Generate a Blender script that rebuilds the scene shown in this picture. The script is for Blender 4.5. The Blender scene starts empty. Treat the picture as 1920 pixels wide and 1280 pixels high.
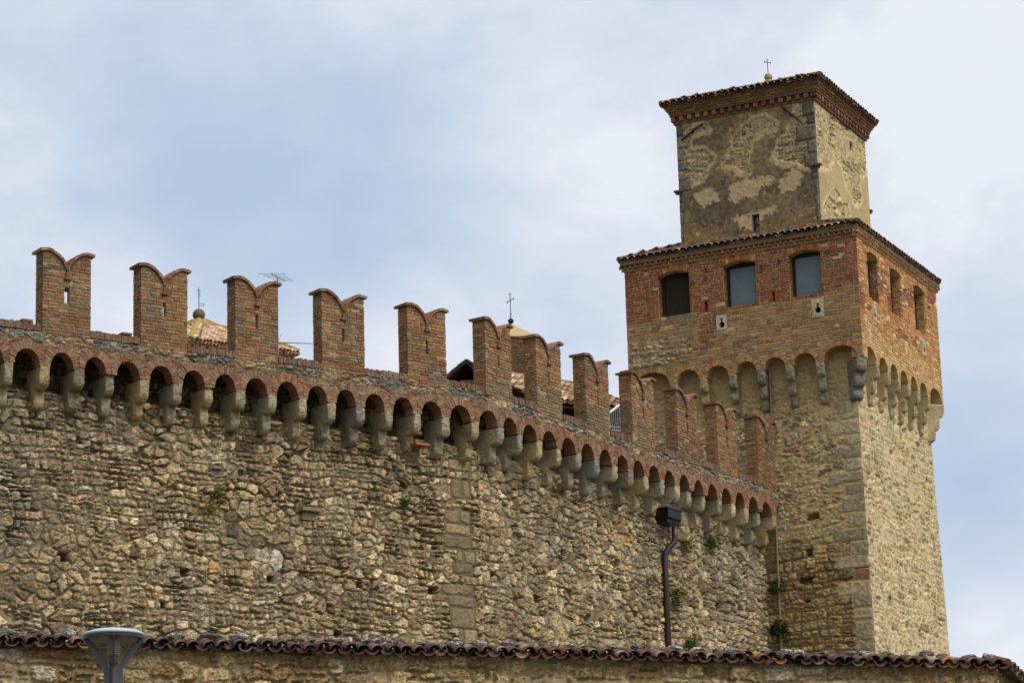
import bpy, bmesh, math, random
import numpy as np
from mathutils import Vector, Matrix

# ------------------------------------------------------------------ camera
S = bpy.context.scene
F_PX, PITCH, ROLL = 5536.49, 0.2566, -0.0299
cp, sp, cr, sr = math.cos(PITCH), math.sin(PITCH), math.cos(ROLL), math.sin(ROLL)
R0 = np.array([1, 0, 0.]); U0 = np.array([0, -sp, cp]); FW = np.array([0, cp, sp])
RT = R0 * cr + U0 * sr
UP = -R0 * sr + U0 * cr
cam = bpy.data.cameras.new('camera')
cam_o = bpy.data.objects.new('camera', cam)
S.collection.objects.link(cam_o)
cam.sensor_width = 36.0
cam.lens = F_PX / 1920 * 36
cam.clip_start = 0.5
cam.clip_end = 6000
M = Matrix(((RT[0], UP[0], -FW[0], 0), (RT[1], UP[1], -FW[1], 0), (RT[2], UP[2], -FW[2], 0), (0, 0, 0, 1)))
cam_o.matrix_world = M
S.camera = cam_o


def ray(px, py):
    return FW + RT * ((px - 960) / F_PX) + UP * ((640 - py) / F_PX)


def at(px, py, Y):
    d = ray(px, py)
    return Vector(d * (Y / d[1]))


# ------------------------------------------------------------------ world, sun, exposure
S.view_settings.view_transform = 'Standard'
S.view_settings.look = 'None'
S.view_settings.exposure = 0.0
S.view_settings.gamma = 1.0
S.view_settings.use_curve_mapping = False
SUN_EL, SUN_AZ = math.radians(48), math.radians(128)   # azimuth clockwise from +Y: front right
sdir = Vector((math.sin(SUN_AZ) * math.cos(SUN_EL), math.cos(SUN_AZ) * math.cos(SUN_EL), math.sin(SUN_EL)))
sl = bpy.data.lights.new('sun', 'SUN')
sl.energy = 1.9
sl.angle = math.radians(11)
sl.color = (1.0, 0.97, 0.92)
so = bpy.data.objects.new('sun', sl)
S.collection.objects.link(so)
so.rotation_euler = sdir.to_track_quat('Z', 'Y').to_euler()

world = bpy.data.worlds.new("World")
S.world = world
world.use_nodes = True
wn = world.node_tree
wn.nodes.clear()


def N(nt, t, **k):
    n = nt.nodes.new(t)
    for a, b in k.items():
        setattr(n, a, b)
    return n


def mth(nt, op, a, b=None, c=None, clamp=False):
    n = nt.nodes.new('ShaderNodeMath')
    n.operation = op
    n.use_clamp = clamp
    for i, v in enumerate((a, b, c)):
        if v is None:
            continue
        if hasattr(v, 'is_output'):
            nt.links.new(v, n.inputs[i])
        else:
            n.inputs[i].default_value = v
    return n.outputs[0]


def mix(nt, f, a, b, bt='MIX'):
    n = nt.nodes.new('ShaderNodeMix')
    n.data_type = 'RGBA'
    n.blend_type = bt
    for i, v in ((0, f), (6, a), (7, b)):
        if hasattr(v, 'is_output'):
            nt.links.new(v, n.inputs[i])
        elif i == 0:
            n.inputs[0].default_value = v
        else:
            n.inputs[i].default_value = (*v[:3], 1)
    return n.outputs[2]


def rng(nt, v, a, b, c=0.0, d=1.0):
    n = nt.nodes.new('ShaderNodeMapRange')
    n.interpolation_type = 'SMOOTHSTEP'
    nt.links.new(v, n.inputs[0])
    for i, x in enumerate((a, b, c, d)):
        n.inputs[i + 1].default_value = x
    return n.outputs[0]


def lin(r, g, b):
    return tuple(((x / 255) / 12.92 if x / 255 <= 0.04045 else ((x / 255 + 0.055) / 1.055) ** 2.4) for x in (r, g, b))


out = N(wn, 'ShaderNodeOutputWorld')
bg = N(wn, 'ShaderNodeBackground')
wn.links.new(bg.outputs[0], out.inputs[0])
sky = N(wn, 'ShaderNodeTexSky', sky_type='NISHITA')
sky.sun_disc = False
sky.sun_elevation = SUN_EL
sky.sun_rotation = SUN_AZ
sky.air_density = 1.0
sky.dust_density = 2.0
bg.inputs[1].default_value = 0.1
tc = N(wn, 'ShaderNodeTexCoord')
gen = tc.outputs['Generated']


def wnoise(scale, detail, rough, off, zs=1.0, dist=0.0):
    mp = N(wn, 'ShaderNodeMapping')
    mp.inputs['Location'].default_value = off
    mp.inputs['Scale'].default_value = (1, 1, zs)
    wn.links.new(gen, mp.inputs[0])
    n = N(wn, 'ShaderNodeTexNoise')
    n.inputs['Scale'].default_value = scale
    n.inputs['Detail'].default_value = detail
    n.inputs['Roughness'].default_value = rough
    n.inputs['Distortion'].default_value = dist
    wn.links.new(mp.outputs[0], n.inputs['Vector'])
    return n.outputs[0]


def lobe(px, py, rad_px, amt):
    d = Vector(ray(px, py)).normalized()
    vm = N(wn, 'ShaderNodeVectorMath', operation='DOT_PRODUCT')
    wn.links.new(gen, vm.inputs[0])
    vm.inputs[1].default_value = d
    k = 1 - math.cos(rad_px / F_PX)
    e = mth(wn, 'DIVIDE', mth(wn, 'SUBTRACT', 1.0, vm.outputs['Value']), k)
    g = mth(wn, 'POWER', 2.718, mth(wn, 'MULTIPLY', e, -1.0))
    return mth(wn, 'MULTIPLY', g, amt)


acc = None
# where the cloud deck is thinner (bluer) or thicker (whiter), as directions in the sky
for a in ((330, 370, 330, -0.42), (760, 430, 250, -0.26), (80, 160, 260, -0.05), (1830, 860, 250, -0.36), (700, 120, 260, -0.06),
          (0, 330, 220, 0.12), (1820, 130, 300, 0.34), (1750, 420, 200, 0.16), (1000, 280, 200, 0.16), (1900, 1180, 160, 0.30),
          (780, 640, 160, 0.32), (230, 600, 160, 0.42), (1100, 100, 240, 0.10)):
    l = lobe(*a)
    acc = l if acc is None else mth(wn, 'ADD', acc, l)
n1 = wnoise(9.0, 6, 0.55, (3.1, 1.7, 0.4), 1.6, 0.3)
n2 = wnoise(30.0, 5, 0.5, (1.1, 4.7, 2.4), 1.5, 0.2)
v = mth(wn, 'ADD', acc, mth(wn, 'MULTIPLY', mth(wn, 'SUBTRACT', n1, 0.5), 1.0))
v = mth(wn, 'ADD', v, mth(wn, 'MULTIPLY', mth(wn, 'SUBTRACT', n2, 0.5), 0.46))
v = mth(wn, 'ADD', v, 0.76, clamp=True)
ramp = N(wn, 'ShaderNodeValToRGB')
wn.links.new(v, ramp.inputs[0])
els = ramp.color_ramp.elements
els[0].position = 0.0
els[0].color = (*[x * 10 for x in lin(172, 195, 222)], 1)
els[1].position = 1.0
els[1].color = (*[x * 10 for x in lin(240, 243, 250)], 1)
for p_, c_ in ((0.35, (190, 209, 232)), (0.62, (206, 220, 238)), (0.85, (225, 232, 245))):
    e_ = els.new(p_)
    e_.color = (*[x * 10 for x in lin(*c_)], 1)
# the deck is brighter high up and towards the sun behind the viewer, as overcast skies are
sep = N(wn, 'ShaderNodeSeparateXYZ')
wn.links.new(gen, sep.inputs[0])
up = rng(wn, sep.outputs[2], 0.40, 0.92, 1.0, 2.7)
vm = N(wn, 'ShaderNodeVectorMath', operation='DOT_PRODUCT')
wn.links.new(gen, vm.inputs[0])
vm.inputs[1].default_value = sdir
sunside = rng(wn, vm.outputs['Value'], 0.62, 0.99, 0.0, 1.5)
gain = mth(wn, 'ADD', up, sunside)
leftdim = rng(wn, sep.outputs[0], -0.75, -0.28, 0.42, 1.0)      # sky dimmed left of the frame, added to shade the corbel sides
gain = mth(wn, 'MULTIPLY', gain, leftdim)
white = rng(wn, mth(wn, 'SUBTRACT', gain, 1.0), 0.0, 0.8)
rampw = mix(wn, white, ramp.outputs[0], (7.6, 7.3, 6.7))
sc_ = N(wn, 'ShaderNodeVectorMath', operation='SCALE')
wn.links.new(rampw, sc_.inputs[0])
wn.links.new(gain, sc_.inputs['Scale'])
cloudy = mix(wn, 0.93, sky.outputs[0], sc_.outputs[0])
wn.links.new(cloudy, bg.inputs[0])

S.cycles.max_bounces = 5
S.cycles.diffuse_bounces = 3
S.cycles.use_denoising = True


# ------------------------------------------------------------------ numpy noise
def h2(ix, iy, seed):
    ix = ix.astype(np.int64); iy = iy.astype(np.int64)
    n = (ix * 374761393 + iy * 668265263 + seed * 974634777) & 0xffffffff
    n = ((n ^ (n >> 13)) * 1274126177) & 0xffffffff
    n = ((n ^ (n >> 16)) * 2246822519) & 0xffffffff
    return ((n ^ (n >> 15)) & 0xffffff) / float(0x1000000)


def vno(x, y, seed=0):
    ix = np.floor(x); iy = np.floor(y)
    fx = x - ix; fy = y - iy
    fx = fx * fx * (3 - 2 * fx); fy = fy * fy * (3 - 2 * fy)
    a = h2(ix, iy, seed); b = h2(ix + 1, iy, seed); c = h2(ix, iy + 1, seed); d = h2(ix + 1, iy + 1, seed)
    return (a * (1 - fx) + b * fx) * (1 - fy) + (c * (1 - fx) + d * fx) * fy


def fbm(x, y, o=4, seed=0, g=0.5):
    s = 0; a = 1; t = 0
    for i in range(o):
        s = s + a * vno(x * 2 ** i + 17.3 * i, y * 2 ** i + 9.1 * i, seed + i * 31)
        t += a; a *= g
    return s / t


def sst(x, a, b):
    t = np.clip((x - a) / (b - a), 0, 1)
    return t * t * (3 - 2 * t)


def L(*c):
    return np.array(lin(*c))


def rubble(u, z, seed, cw, chh, drop=0.22, jit=0.8, p=3.0, warp=0.25, wt=0.35):
    """irregular stones: returns stone edge distance (0 at joint, cells units), ids, local offsets"""
    wu = (fbm(u / cw * 0.9, z / cw * 0.9, 2, seed + 5) - .5) * warp * 2
    wz = (fbm(u / cw * 0.9 + 31, z / cw * 0.9, 2, seed + 6) - .5) * warp * 2
    x = u / cw + wu; y = z / chh + wz
    ix = np.floor(x); iy = np.floor(y)
    F1 = np.full(x.shape, 9.0); F2 = np.full(x.shape, 9.0)
    bx = np.zeros_like(x); by = np.zeros_like(x); ddx = np.zeros_like(x); ddy = np.zeros_like(x)
    for j in (-2, -1, 0, 1, 2):
        for i in (-2, -1, 0, 1, 2):
            cx = ix + i; cy = iy + j
            dead = h2(cx, cy, seed + 9) < drop
            sx = cx + .5 + (h2(cx, cy, seed + 1) - .5) * jit + 0.5 * (np.mod(cy, 2) - .5)
            sy = cy + .5 + (h2(cx, cy, seed + 2) - .5) * jit * 0.75
            dx = x - sx; dy = y - sy
            asp = 0.8 + 0.45 * h2(cx, cy, seed + 3)
            d = (np.abs(dx * asp) ** p + np.abs(dy / asp) ** p) ** (1 / p) - (h2(cx, cy, seed + 4) - .5) * wt
            d = np.where(dead, 9.0, d)
            c1 = d < F1
            F2 = np.where(c1, F1, np.minimum(F2, d))
            bx = np.where(c1, cx, bx); by = np.where(c1, cy, by)
            ddx = np.where(c1, dx, ddx); ddy = np.where(c1, dy, ddy)
            F1 = np.where(c1, d, F1)
    e = F2 - F1 + (fbm(u * 19, z * 21, 3, seed + 8, .6) - .5) * .30
    return e, bx, by, ddx, ddy


def courses(u, z, seed, hmin, hmax, wmin, wmax, warp=.05, split=.4):
    """rough courses of flat faced blocks of mixed size; same returns as rubble"""
    rr = np.random.RandomState(seed)
    zz = z + (fbm(u * 1.1, z * 1.5, 3, seed + 51) - .5) * warp * 4 + (fbm(u * 4.2, z * 4.2, 2, seed + 52) - .5) * warp * 1.1
    seg = np.floor(u / 1.7 + (fbm(z * .8, u * .2, 2, seed + 53) - .5) * 1.6)
    zz = zz + h2(seg, seg * 0, seed + 54) * .6
    uw = u + (fbm(u * 3.5, z * 5, 2, seed + 55) - .5) * warp * 1.6
    rows = np.cumsum(rr.uniform(hmin, hmax, 400)) + float(z.min()) - 1.5
    ri = np.searchsorted(rows, zz)
    z0 = rows[np.clip(ri - 1, 0, 399)]; z1 = rows[np.clip(ri, 0, 399)]
    bx = np.zeros(u.shape); lo = np.zeros(u.shape); hi = np.ones(u.shape)
    for k in np.unique(ri):
        m = ri == k
        hgt = float(rows[min(k, 399)] - rows[max(k - 1, 0)])
        ws = rr.uniform(wmin, wmax, 700) * (.75 + .6 * (rr.rand(700) > .8)) * (.8 + hgt * 2.2)
        ed = np.cumsum(ws) + float(u.min()) - 2.
        sl = (rr.rand(701) - .5) * .5
        q = uw[m]
        bi = np.searchsorted(ed, q)
        # slanted joints: shift each edge with height
        yl = zz[m] - .5 * (z0[m] + z1[m])
        l_ = ed[np.clip(bi - 1, 0, 699)] + sl[np.clip(bi - 1, 0, 699)] * yl
        h_ = ed[np.clip(bi, 0, 699)] + sl[np.clip(bi, 0, 699)] * yl
        gl = q < l_; gh = q > h_
        bi = np.where(gl, bi - 1, np.where(gh, bi + 1, bi))
        l_ = ed[np.clip(bi - 1, 0, 699)] + sl[np.clip(bi - 1, 0, 699)] * yl
        h_ = ed[np.clip(bi, 0, 699)] + sl[np.clip(bi, 0, 699)] * yl
        bx[m] = bi; lo[m] = l_; hi[m] = h_
    by = ri.astype(float) * 3
    # some blocks are two thin stones laid one on the other, or a small packing stone above
    r5 = h2(bx, by, seed + 61); fr = .32 + .36 * h2(bx, by, seed + 62)
    zc = z0 + (z1 - z0) * (fr + (uw - lo) / np.maximum(hi - lo, .05) * (h2(bx, by, seed + 63) - .5) * .3)
    spl = (r5 < split) & ((z1 - z0) > hmin * 1.15)
    upper = spl & (zz > zc)
    z0b = np.where(upper, zc, z0); z1b = np.where(spl & ~upper, zc, z1)
    by = by + upper * 1.0 + spl * 1.0
    cx = .5 * (lo + hi); hw = np.maximum(.5 * (hi - lo), .02); cz = .5 * (z0b + z1b); hh = np.maximum(.5 * (z1b - z0b), .01)
    dx = (uw - cx) / hw; dy = (zz - cz) / hh
    rc = np.minimum(np.minimum(hw, hh) * (.35 + .5 * h2(bx, by, seed + 64)), .07)
    ax = np.maximum(np.abs(uw - cx) - (hw - rc), 0); ay = np.maximum(np.abs(zz - cz) - (hh - rc), 0)
    inner = np.minimum(hw - np.abs(uw - cx), hh - np.abs(zz - cz))
    e = np.where((ax > 0) & (ay > 0), rc - np.sqrt(ax * ax + ay * ay), inner)
    e = e / .14 + (fbm(u * 21, z * 23, 3, seed + 8, .65) - .5) * .34
    return e, bx, by, dx * .5, dy * .5


def pick(r, pal):
    ws = np.array([p[0] for p in pal], float); cs = np.array([L(*p[1]) for p in pal])
    cum = np.cumsum(ws) / ws.sum()
    return cs[np.clip(np.searchsorted(cum, r), 0, len(pal) - 1)]


def stonework(u, z, seed, cw, chh, pal, mort, hgt=0.035, joint=0.16, drop=0.22, jit=.8, p=3., warp=.25,
              smear=0.0, mvar=0.25, tilt=1.0, deepj=0.4, dim=.80, course=None, hyb=0, fs=1.0, sat=.88):
    if course:
        e, bx, by, dx, dy = courses(u, z, seed, *course)
        if hyb:
            e2, bx2, by2, dx2, dy2 = rubble(u, z, seed + 500, cw, chh, drop, jit, p, warp)
            k_ = fbm(u * .9 + 3, z * 1.3, 3, seed + 501) < hyb
            e = np.where(k_, e2, e); bx = np.where(k_, bx2 + 7777, bx); by = np.where(k_, by2, by); dx = np.where(k_, dx2, dx); dy = np.where(k_, dy2, dy)
    else: e, bx, by, dx, dy = rubble(u, z, seed, cw, chh, drop, jit, p, warp)
    jn = joint * (0.5 + 1.1 * fbm(u * 3, z * 3, 3, seed + 20))
    if smear:
        jn = jn + smear * sst(fbm(u * 1.3, z * 1.3, 3, seed + 21), .45, .7)
    m = sst(e, jn * 0.5, jn * 1.0 + .03)
    r1 = h2(bx, by, seed + 11); r2 = h2(bx, by, seed + 12); r3 = h2(bx, by, seed + 13); r4 = h2(bx, by, seed + 14)
    fine = np.clip((fbm(u * 15 * fs, z * 18 * fs, 4, seed + 30, .72) - .5) * 2.1 + .5, 0, 1)
    pits = sst(fbm(u * 30 * fs, z * 34 * fs, 3, seed + 33), .60, .74)
    dome = np.clip(1 - (np.abs(dx) ** 2.2 + np.abs(dy) ** 2.2) * .6, 0, 1)
    H = m * hgt * (0.45 + 0.8 * r1) * (0.8 + .2 * dome) + m * tilt * .02 * ((r2 - .5) * dx + (r3 - .6) * dy)
    H = H + m * (fine - .5) * .030 - m * pits * .018
    mo = fbm(u * 5, z * 6, 4, seed + 40)
    deep = sst(fbm(u * 2.1, z * 2.6, 3, seed + 41), .52, .74) * (1 - m)
    H = H + (1 - m) * (mo - .5) * .014 - deep * deepj * .05
    c = pick(r4, pal)
    c = c * .72 + .28 * (np.array(sum(w_ * L(*q_) for w_, q_ in pal)) / sum(w_ for w_, q_ in pal))
    c = c * (0.66 + 0.64 * r2)[..., None]
    lay = fbm(u * 9 + 40 * r1 + 5 * (r2 - .5) * z, z * 20 + 7 * (r3 - .5) * u, 3, seed + 35, .6)
    bl = fbm(u * 9, z * 9, 3, seed + 36)
    c = c * (0.44 + 1.0 * fine)[..., None] * (1 - .5 * pits)[..., None] * (.78 + .44 * lay)[..., None]
    c = c * (1 + (bl[..., None] - .5) * np.array([.15, .0, -.4]))
    mc = L(*mort) * (1 - mvar + 2 * mvar * mo)[..., None]
    mc = mc * (.6 + .8 * fine)[..., None]
    C = c * m[..., None] + mc * (1 - m)[..., None]
    g_ = C.mean(-1, keepdims=True) * np.array([1.03, 1.0, .93])
    C = g_ * (1 - sat) + C * sat
    return H, C * dim, m


def inpoly(x, y, poly):
    ins = np.zeros(x.shape, bool); n = len(poly); j = n - 1
    for i in range(n):
        xi, yi = poly[i]; xj, yj = poly[j]
        if yi != yj:
            ins ^= ((yi > y) != (yj > y)) & (x < (xj - xi) * (y - yi) / (yj - yi) + xi)
        j = i
    return ins


# ------------------------------------------------------------------ materials
MATS = {}


def material(name, rough=.9, bump=.35, bscale=40, cvar=.18, cscale=18, col=None, lich=0.0, lcol=(170, 168, 158), metallic=0.0, spec=.25, bdist=.02, streak=0.0):
    m = bpy.data.materials.new(name)
    m.use_nodes = True
    nt = m.node_tree
    b = nt.nodes['Principled BSDF']
    tcn = N(nt, 'ShaderNodeTexCoord')
    if col is None:
        a = N(nt, 'ShaderNodeAttribute', attribute_name='Col')
        base = a.outputs['Color']
    else:
        rgb = N(nt, 'ShaderNodeRGB')
        rgb.outputs[0].default_value = (*lin(*col), 1)
        base = rgb.outputs[0]

    def ns(scale, detail, rg=.6):
        n = N(nt, 'ShaderNodeTexNoise')
        n.inputs['Scale'].default_value = scale
        n.inputs['Detail'].default_value = detail
        n.inputs['Roughness'].default_value = rg
        nt.links.new(tcn.outputs['Object'], n.inputs['Vector'])
        return n.outputs[0]
    f = ns(cscale, 5)
    k = mth(nt, 'ADD', 1 - cvar * 1.6, mth(nt, 'MULTIPLY', f, cvar * 3.2))
    g = ns(1.1, 4)
    k2 = mth(nt, 'ADD', 1 - cvar * .8, mth(nt, 'MULTIPLY', g, cvar * 1.6))
    kk = mth(nt, 'MULTIPLY', k, k2)
    sc = N(nt, 'ShaderNodeVectorMath', operation='SCALE')
    nt.links.new(base, sc.inputs[0])
    nt.links.new(kk, sc.inputs['Scale'])
    cc = sc.outputs[0]
    if lich:
        l1 = ns(26, 6, .7)
        l2 = ns(1.7, 3)
        t = mth(nt, 'ADD', l1, mth(nt, 'MULTIPLY', mth(nt, 'SUBTRACT', l2, .5), .5))
        lm = rng(nt, t, .66 - lich * .22, .74 - lich * .18)
        cc = mix(nt, mth(nt, 'MULTIPLY', lm, .8), cc, lin(*lcol))
    nt.links.new(cc, b.inputs['Base Color'])
    b.inputs['Roughness'].default_value = rough
    b.inputs['Metallic'].default_value = metallic
    b.inputs['Specular IOR Level'].default_value = spec
    if bump:
        bn = N(nt, 'ShaderNodeBump')
        bn.inputs['Strength'].default_value = bump
        bn.inputs['Distance'].default_value = bdist
        nt.links.new(ns(bscale, 7, .65), bn.inputs['Height'])
        nt.links.new(bn.outputs[0], b.inputs['Normal'])
    MATS[name] = m
    return m


m_rub = material('rubble_stone', .94, 1.0, 24, .26, 30, bdist=.04)
m_tow = material('tower_stone', .94, .9, 24, .20, 30, bdist=.03)
m_brick = material('old_brick', .92, .9, 26, .32, 17, bdist=.03, lich=.42, lcol=(142, 130, 108))
m_brick_red = material('tower_brick', .92, .7, 28, .22, 18, bdist=.025, lich=.22, lcol=(156, 134, 104))
m_corbel = material('corbel_stone', .95, 1.0, 18, .38, 16, bdist=.05, lich=.25, lcol=(150, 144, 126))
m_plas = material('weathered_plaster', .95, .6, 30, .12, 24, bdist=.015)
m_tile = material('roof_tile', .9, .5, 40, .28, 14, bdist=.01, lich=.30, lcol=(128, 122, 110))
m_tile_dark = material('mossy_tile', .9, .6, 40, .3, 14, bdist=.01, lich=.34, lcol=(128, 124, 116))
m_tile_pale = material('pale_roof_tile', .88, .4, 40, .18, 14, bdist=.01)
m_lichen = material('lichened_stone', .95, 1.2, 16, .35, 9, col=(84, 82, 78), lich=.62, lcol=(196, 194, 186), bdist=.04)
m_dark = material('dark_interior', .9, 0, col=(34, 30, 26))
m_iron = material('wrought_iron', .6, .2, 60, .15, 20, col=(42, 44, 48), spec=.5)
m_rust = material('weathered_iron', .75, .3, 60, .2, 20, col=(44, 34, 30))
m_pipe = material('brown_painted_metal', .42, .1, 30, .10, 6, col=(46, 33, 32), spec=.4)
m_conduit = material('tan_pipe', .6, .15, 30, .12, 8, col=(118, 102, 78))
m_hopper = material('dark_hopper_metal', .4, .1, 30, .1, 6, col=(20, 19, 21), spec=.3)
m_lamp = material('grey_lamp_paint', .42, .05, 60, .05, 4, col=(60, 62, 67), spec=.5)
m_lampd = material('lamp_dome_paint', .35, .03, 60, .04, 4, col=(146, 156, 170), spec=.4)
m_alu = material('aluminium_louvre', .35, .05, 60, .05, 6, col=(150, 152, 156), metallic=.5)
m_rail = material('galvanised_rail', .45, .1, 60, .05, 10, col=(178, 184, 190), spec=.5)
m_aerial = material('aerial_metal', .5, .1, 60, .1, 20, col=(92, 108, 126), spec=.5)
m_wood = material('dark_timber', .85, .4, 30, .2, 12, col=(40, 32, 28))
m_leaf = material('wall_plant_leaf', .8, .1, 30, .3, 10)
m_ochre = material('lichened_render', .95, .8, 22, .25, 12, col=(136, 116, 62), lich=.1, lcol=(120, 104, 70), bdist=.03)
m_moss = material('mossy_ball_stone', .95, .8, 22, .3, 12, col=(98, 88, 58), bdist=.03)
m_grass = material('grass_ground', .95, .6, 4, .3, 2, col=(88, 86, 66), bdist=.1)


def glass_mat(name, tint, alpha, rough=.04):
    m = bpy.data.materials.new(name)
    m.use_nodes = True
    b = m.node_tree.nodes['Principled BSDF']
    nt = m.node_tree
    n = N(nt, 'ShaderNodeTexNoise')
    n.inputs['Scale'].default_value = 3
    tcn = N(nt, 'ShaderNodeTexCoord')
    nt.links.new(tcn.outputs['Object'], n.inputs['Vector'])
    c = mix(nt, n.outputs[0], [x * .8 for x in tint], [x * 1.2 for x in tint])
    nt.links.new(c, b.inputs['Base Color'])
    b.inputs['Roughness'].default_value = rough
    b.inputs['Alpha'].default_value = alpha
    b.inputs['Specular IOR Level'].default_value = .6
    return m


m_pane = glass_mat('window_glass', lin(92, 106, 110), 1.0, .12)
m_pane_dark = glass_mat('dark_window_glass', lin(40, 38, 26), 1.0, .12)
m_pane_dark.node_tree.nodes['Principled BSDF'].inputs['Specular IOR Level'].default_value = .15
m_lglass = glass_mat('lamp_glass', lin(128, 126, 98), .24, .10)


# ------------------------------------------------------------------ mesh building
class MB:
    def __init__(self):
        self.v = []; self.f = []; self.c = []

    def add(self, vs, fs, col):
        o = len(self.v)
        self.v.extend([tuple(x) for x in vs])
        self.f.extend([tuple(o + i for i in f) for f in fs])
        if len(np.shape(col)) == 1:
            self.c.extend([tuple(col)] * len(vs))
        else:
            self.c.extend([tuple(x) for x in col])

    def box8(self, p, col):
        self.add(p, [(0, 1, 2, 3), (7, 6, 5, 4), (0, 4, 5, 1), (1, 5, 6, 2), (2, 6, 7, 3), (3, 7, 4, 0)], col)

    def box(self, mapf, u0, u1, z0, z1, d0, d1, col, zt0=None, zt1=None):
        """d0 outer, d1 inner; zt0/zt1 top heights at u0/u1"""
        a = z1 if zt0 is None else zt0; b = z1 if zt1 is None else zt1
        self.box8([mapf(u0, z0, d0), mapf(u1, z0, d0), mapf(u1, b, d0), mapf(u0, a, d0),
                   mapf(u0, z0, d1), mapf(u1, z0, d1), mapf(u1, b, d1), mapf(u0, a, d1)], col)

    def tube(self, pts, r, col=(1, 1, 1), n=8, r2=None):
        pts = [Vector(p) for p in pts]
        rings = []
        for i, p in enumerate(pts):
            t = (pts[min(i + 1, len(pts) - 1)] - pts[max(i - 1, 0)]).normalized()
            a = t.orthogonal().normalized() if i == 0 else (a_prev - t * a_prev.dot(t)).normalized()
            a_prev = a
            b = t.cross(a)
            rr = r if r2 is None else r + (r2 - r) * i / (len(pts) - 1)
            rings.append([p + a * math.cos(2 * math.pi * k / n) * rr + b * math.sin(2 * math.pi * k / n) * rr for k in range(n)])
        vs = [q for g in rings for q in g]
        fs = []
        for i in range(len(pts) - 1):
            for k in range(n):
                fs.append((i * n + k, i * n + (k + 1) % n, (i + 1) * n + (k + 1) % n, (i + 1) * n + k))
        fs.append(tuple(range(n))[::-1]); fs.append(tuple((len(pts) - 1) * n + k for k in range(n)))
        self.add(vs, fs, col)

    def lathe(self, o, prof, col=(1, 1, 1), n=32):
        """prof: list of (radius, height)"""
        o = Vector(o); vs = []; fs = []
        for r, h in prof:
            for k in range(n):
                a = 2 * math.pi * k / n
                vs.append(o + Vector((math.cos(a) * r, math.sin(a) * r, h)))
        for i in range(len(prof) - 1):
            for k in range(n):
                fs.append((i * n + k, i * n + (k + 1) % n, (i + 1) * n + (k + 1) % n, (i + 1) * n + k))
        fs.append(tuple(range(n))[::-1]); fs.append(tuple((len(prof) - 1) * n + k for k in range(n)))
        self.add(vs, fs, col)

    def build(self, name, mat, parent=None, smooth=False, bevel=0):
        me = bpy.data.meshes.new(name)
        me.from_pydata(self.v, [], self.f)
        at_ = me.attributes.new('Col', 'FLOAT_COLOR', 'POINT')
        c = np.ones((len(self.v), 4), np.float32)
        if self.c:
            c[:, :3] = np.array(self.c)
        at_.data.foreach_set('color', c.ravel())
        me.materials.append(mat)
        if smooth:
            me.polygons.foreach_set('use_smooth', [True] * len(me.polygons))
        me.update()
        o = bpy.data.objects.new(name, me)
        S.collection.objects.link(o)
        par(o, parent)
        return o


def par(o, parent):
    if parent is not None:
        o.parent = parent
        root = parent
        while root.parent:
            root = root.parent
        if parent.type == 'EMPTY':
            o.matrix_parent_inverse = Matrix.Translation(-parent.location)


def tag(o, label=None, cat=None, group=None, kind=None):
    if label: o['label'] = label
    if cat: o['category'] = cat
    if group: o['group'] = group
    if kind: o['kind'] = kind
    return o


def thing(name, loc, label, cat, group=None):
    o = bpy.data.objects.new(name, None)
    o.empty_display_size = .3
    S.collection.objects.link(o)
    o.location = loc
    return tag(o, label, cat, group)


def grid(name, us, zs, H, C, mapv, mat, parent=None, keep=None, smooth=True):
    """height field: us (n), zs (m), H (m,n), C (m,n,3)"""
    n, m = len(us), len(zs)
    U, Z = np.meshgrid(us, zs)
    P = mapv(U, Z, H).reshape(-1, 3)
    i = np.arange((m - 1) * (n - 1))
    r = i // (n - 1); c = i % (n - 1)
    a = r * n + c
    q = np.stack([a, a + 1, a + n + 1, a + n], 1)
    if keep is not None:
        kq = (keep[:-1, :-1] & keep[1:, 1:] & keep[:-1, 1:] & keep[1:, :-1]).ravel()
        q = q[kq]
    me = bpy.data.meshes.new(name)
    me.vertices.add(len(P)); me.vertices.foreach_set('co', P.ravel().astype(np.float32))
    me.loops.add(q.size); me.loops.foreach_set('vertex_index', q.ravel().astype(np.int32))
    me.polygons.add(len(q)); me.polygons.foreach_set('loop_start', (np.arange(len(q)) * 4).astype(np.int32))
    me.update(calc_edges=True)
    at_ = me.attributes.new('Col', 'FLOAT_COLOR', 'POINT')
    cc = np.ones((len(P), 4), np.float32); cc[:, :3] = C.reshape(-1, 3)
    at_.data.foreach_set('color', cc.ravel())
    if smooth:
        me.polygons.foreach_set('use_smooth', [True] * len(q))
    me.materials.append(mat)
    me.validate()
    o = bpy.data.objects.new(name, me)
    S.collection.objects.link(o)
    par(o, parent)
    return o


rnd = random.Random(7)


def jitc(c, a=.15, r=rnd):
    k = 1 + r.uniform(-a, a)
    return tuple(max(0, x * k * (1 + r.uniform(-.04, .04))) for x in c)


def pickc(pal, r=rnd):
    t = r.random() * sum(p[0] for p in pal)
    for w, c in pal:
        t -= w
        if t <= 0:
            return lin(*c)
    return lin(*pal[-1][1])


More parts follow.
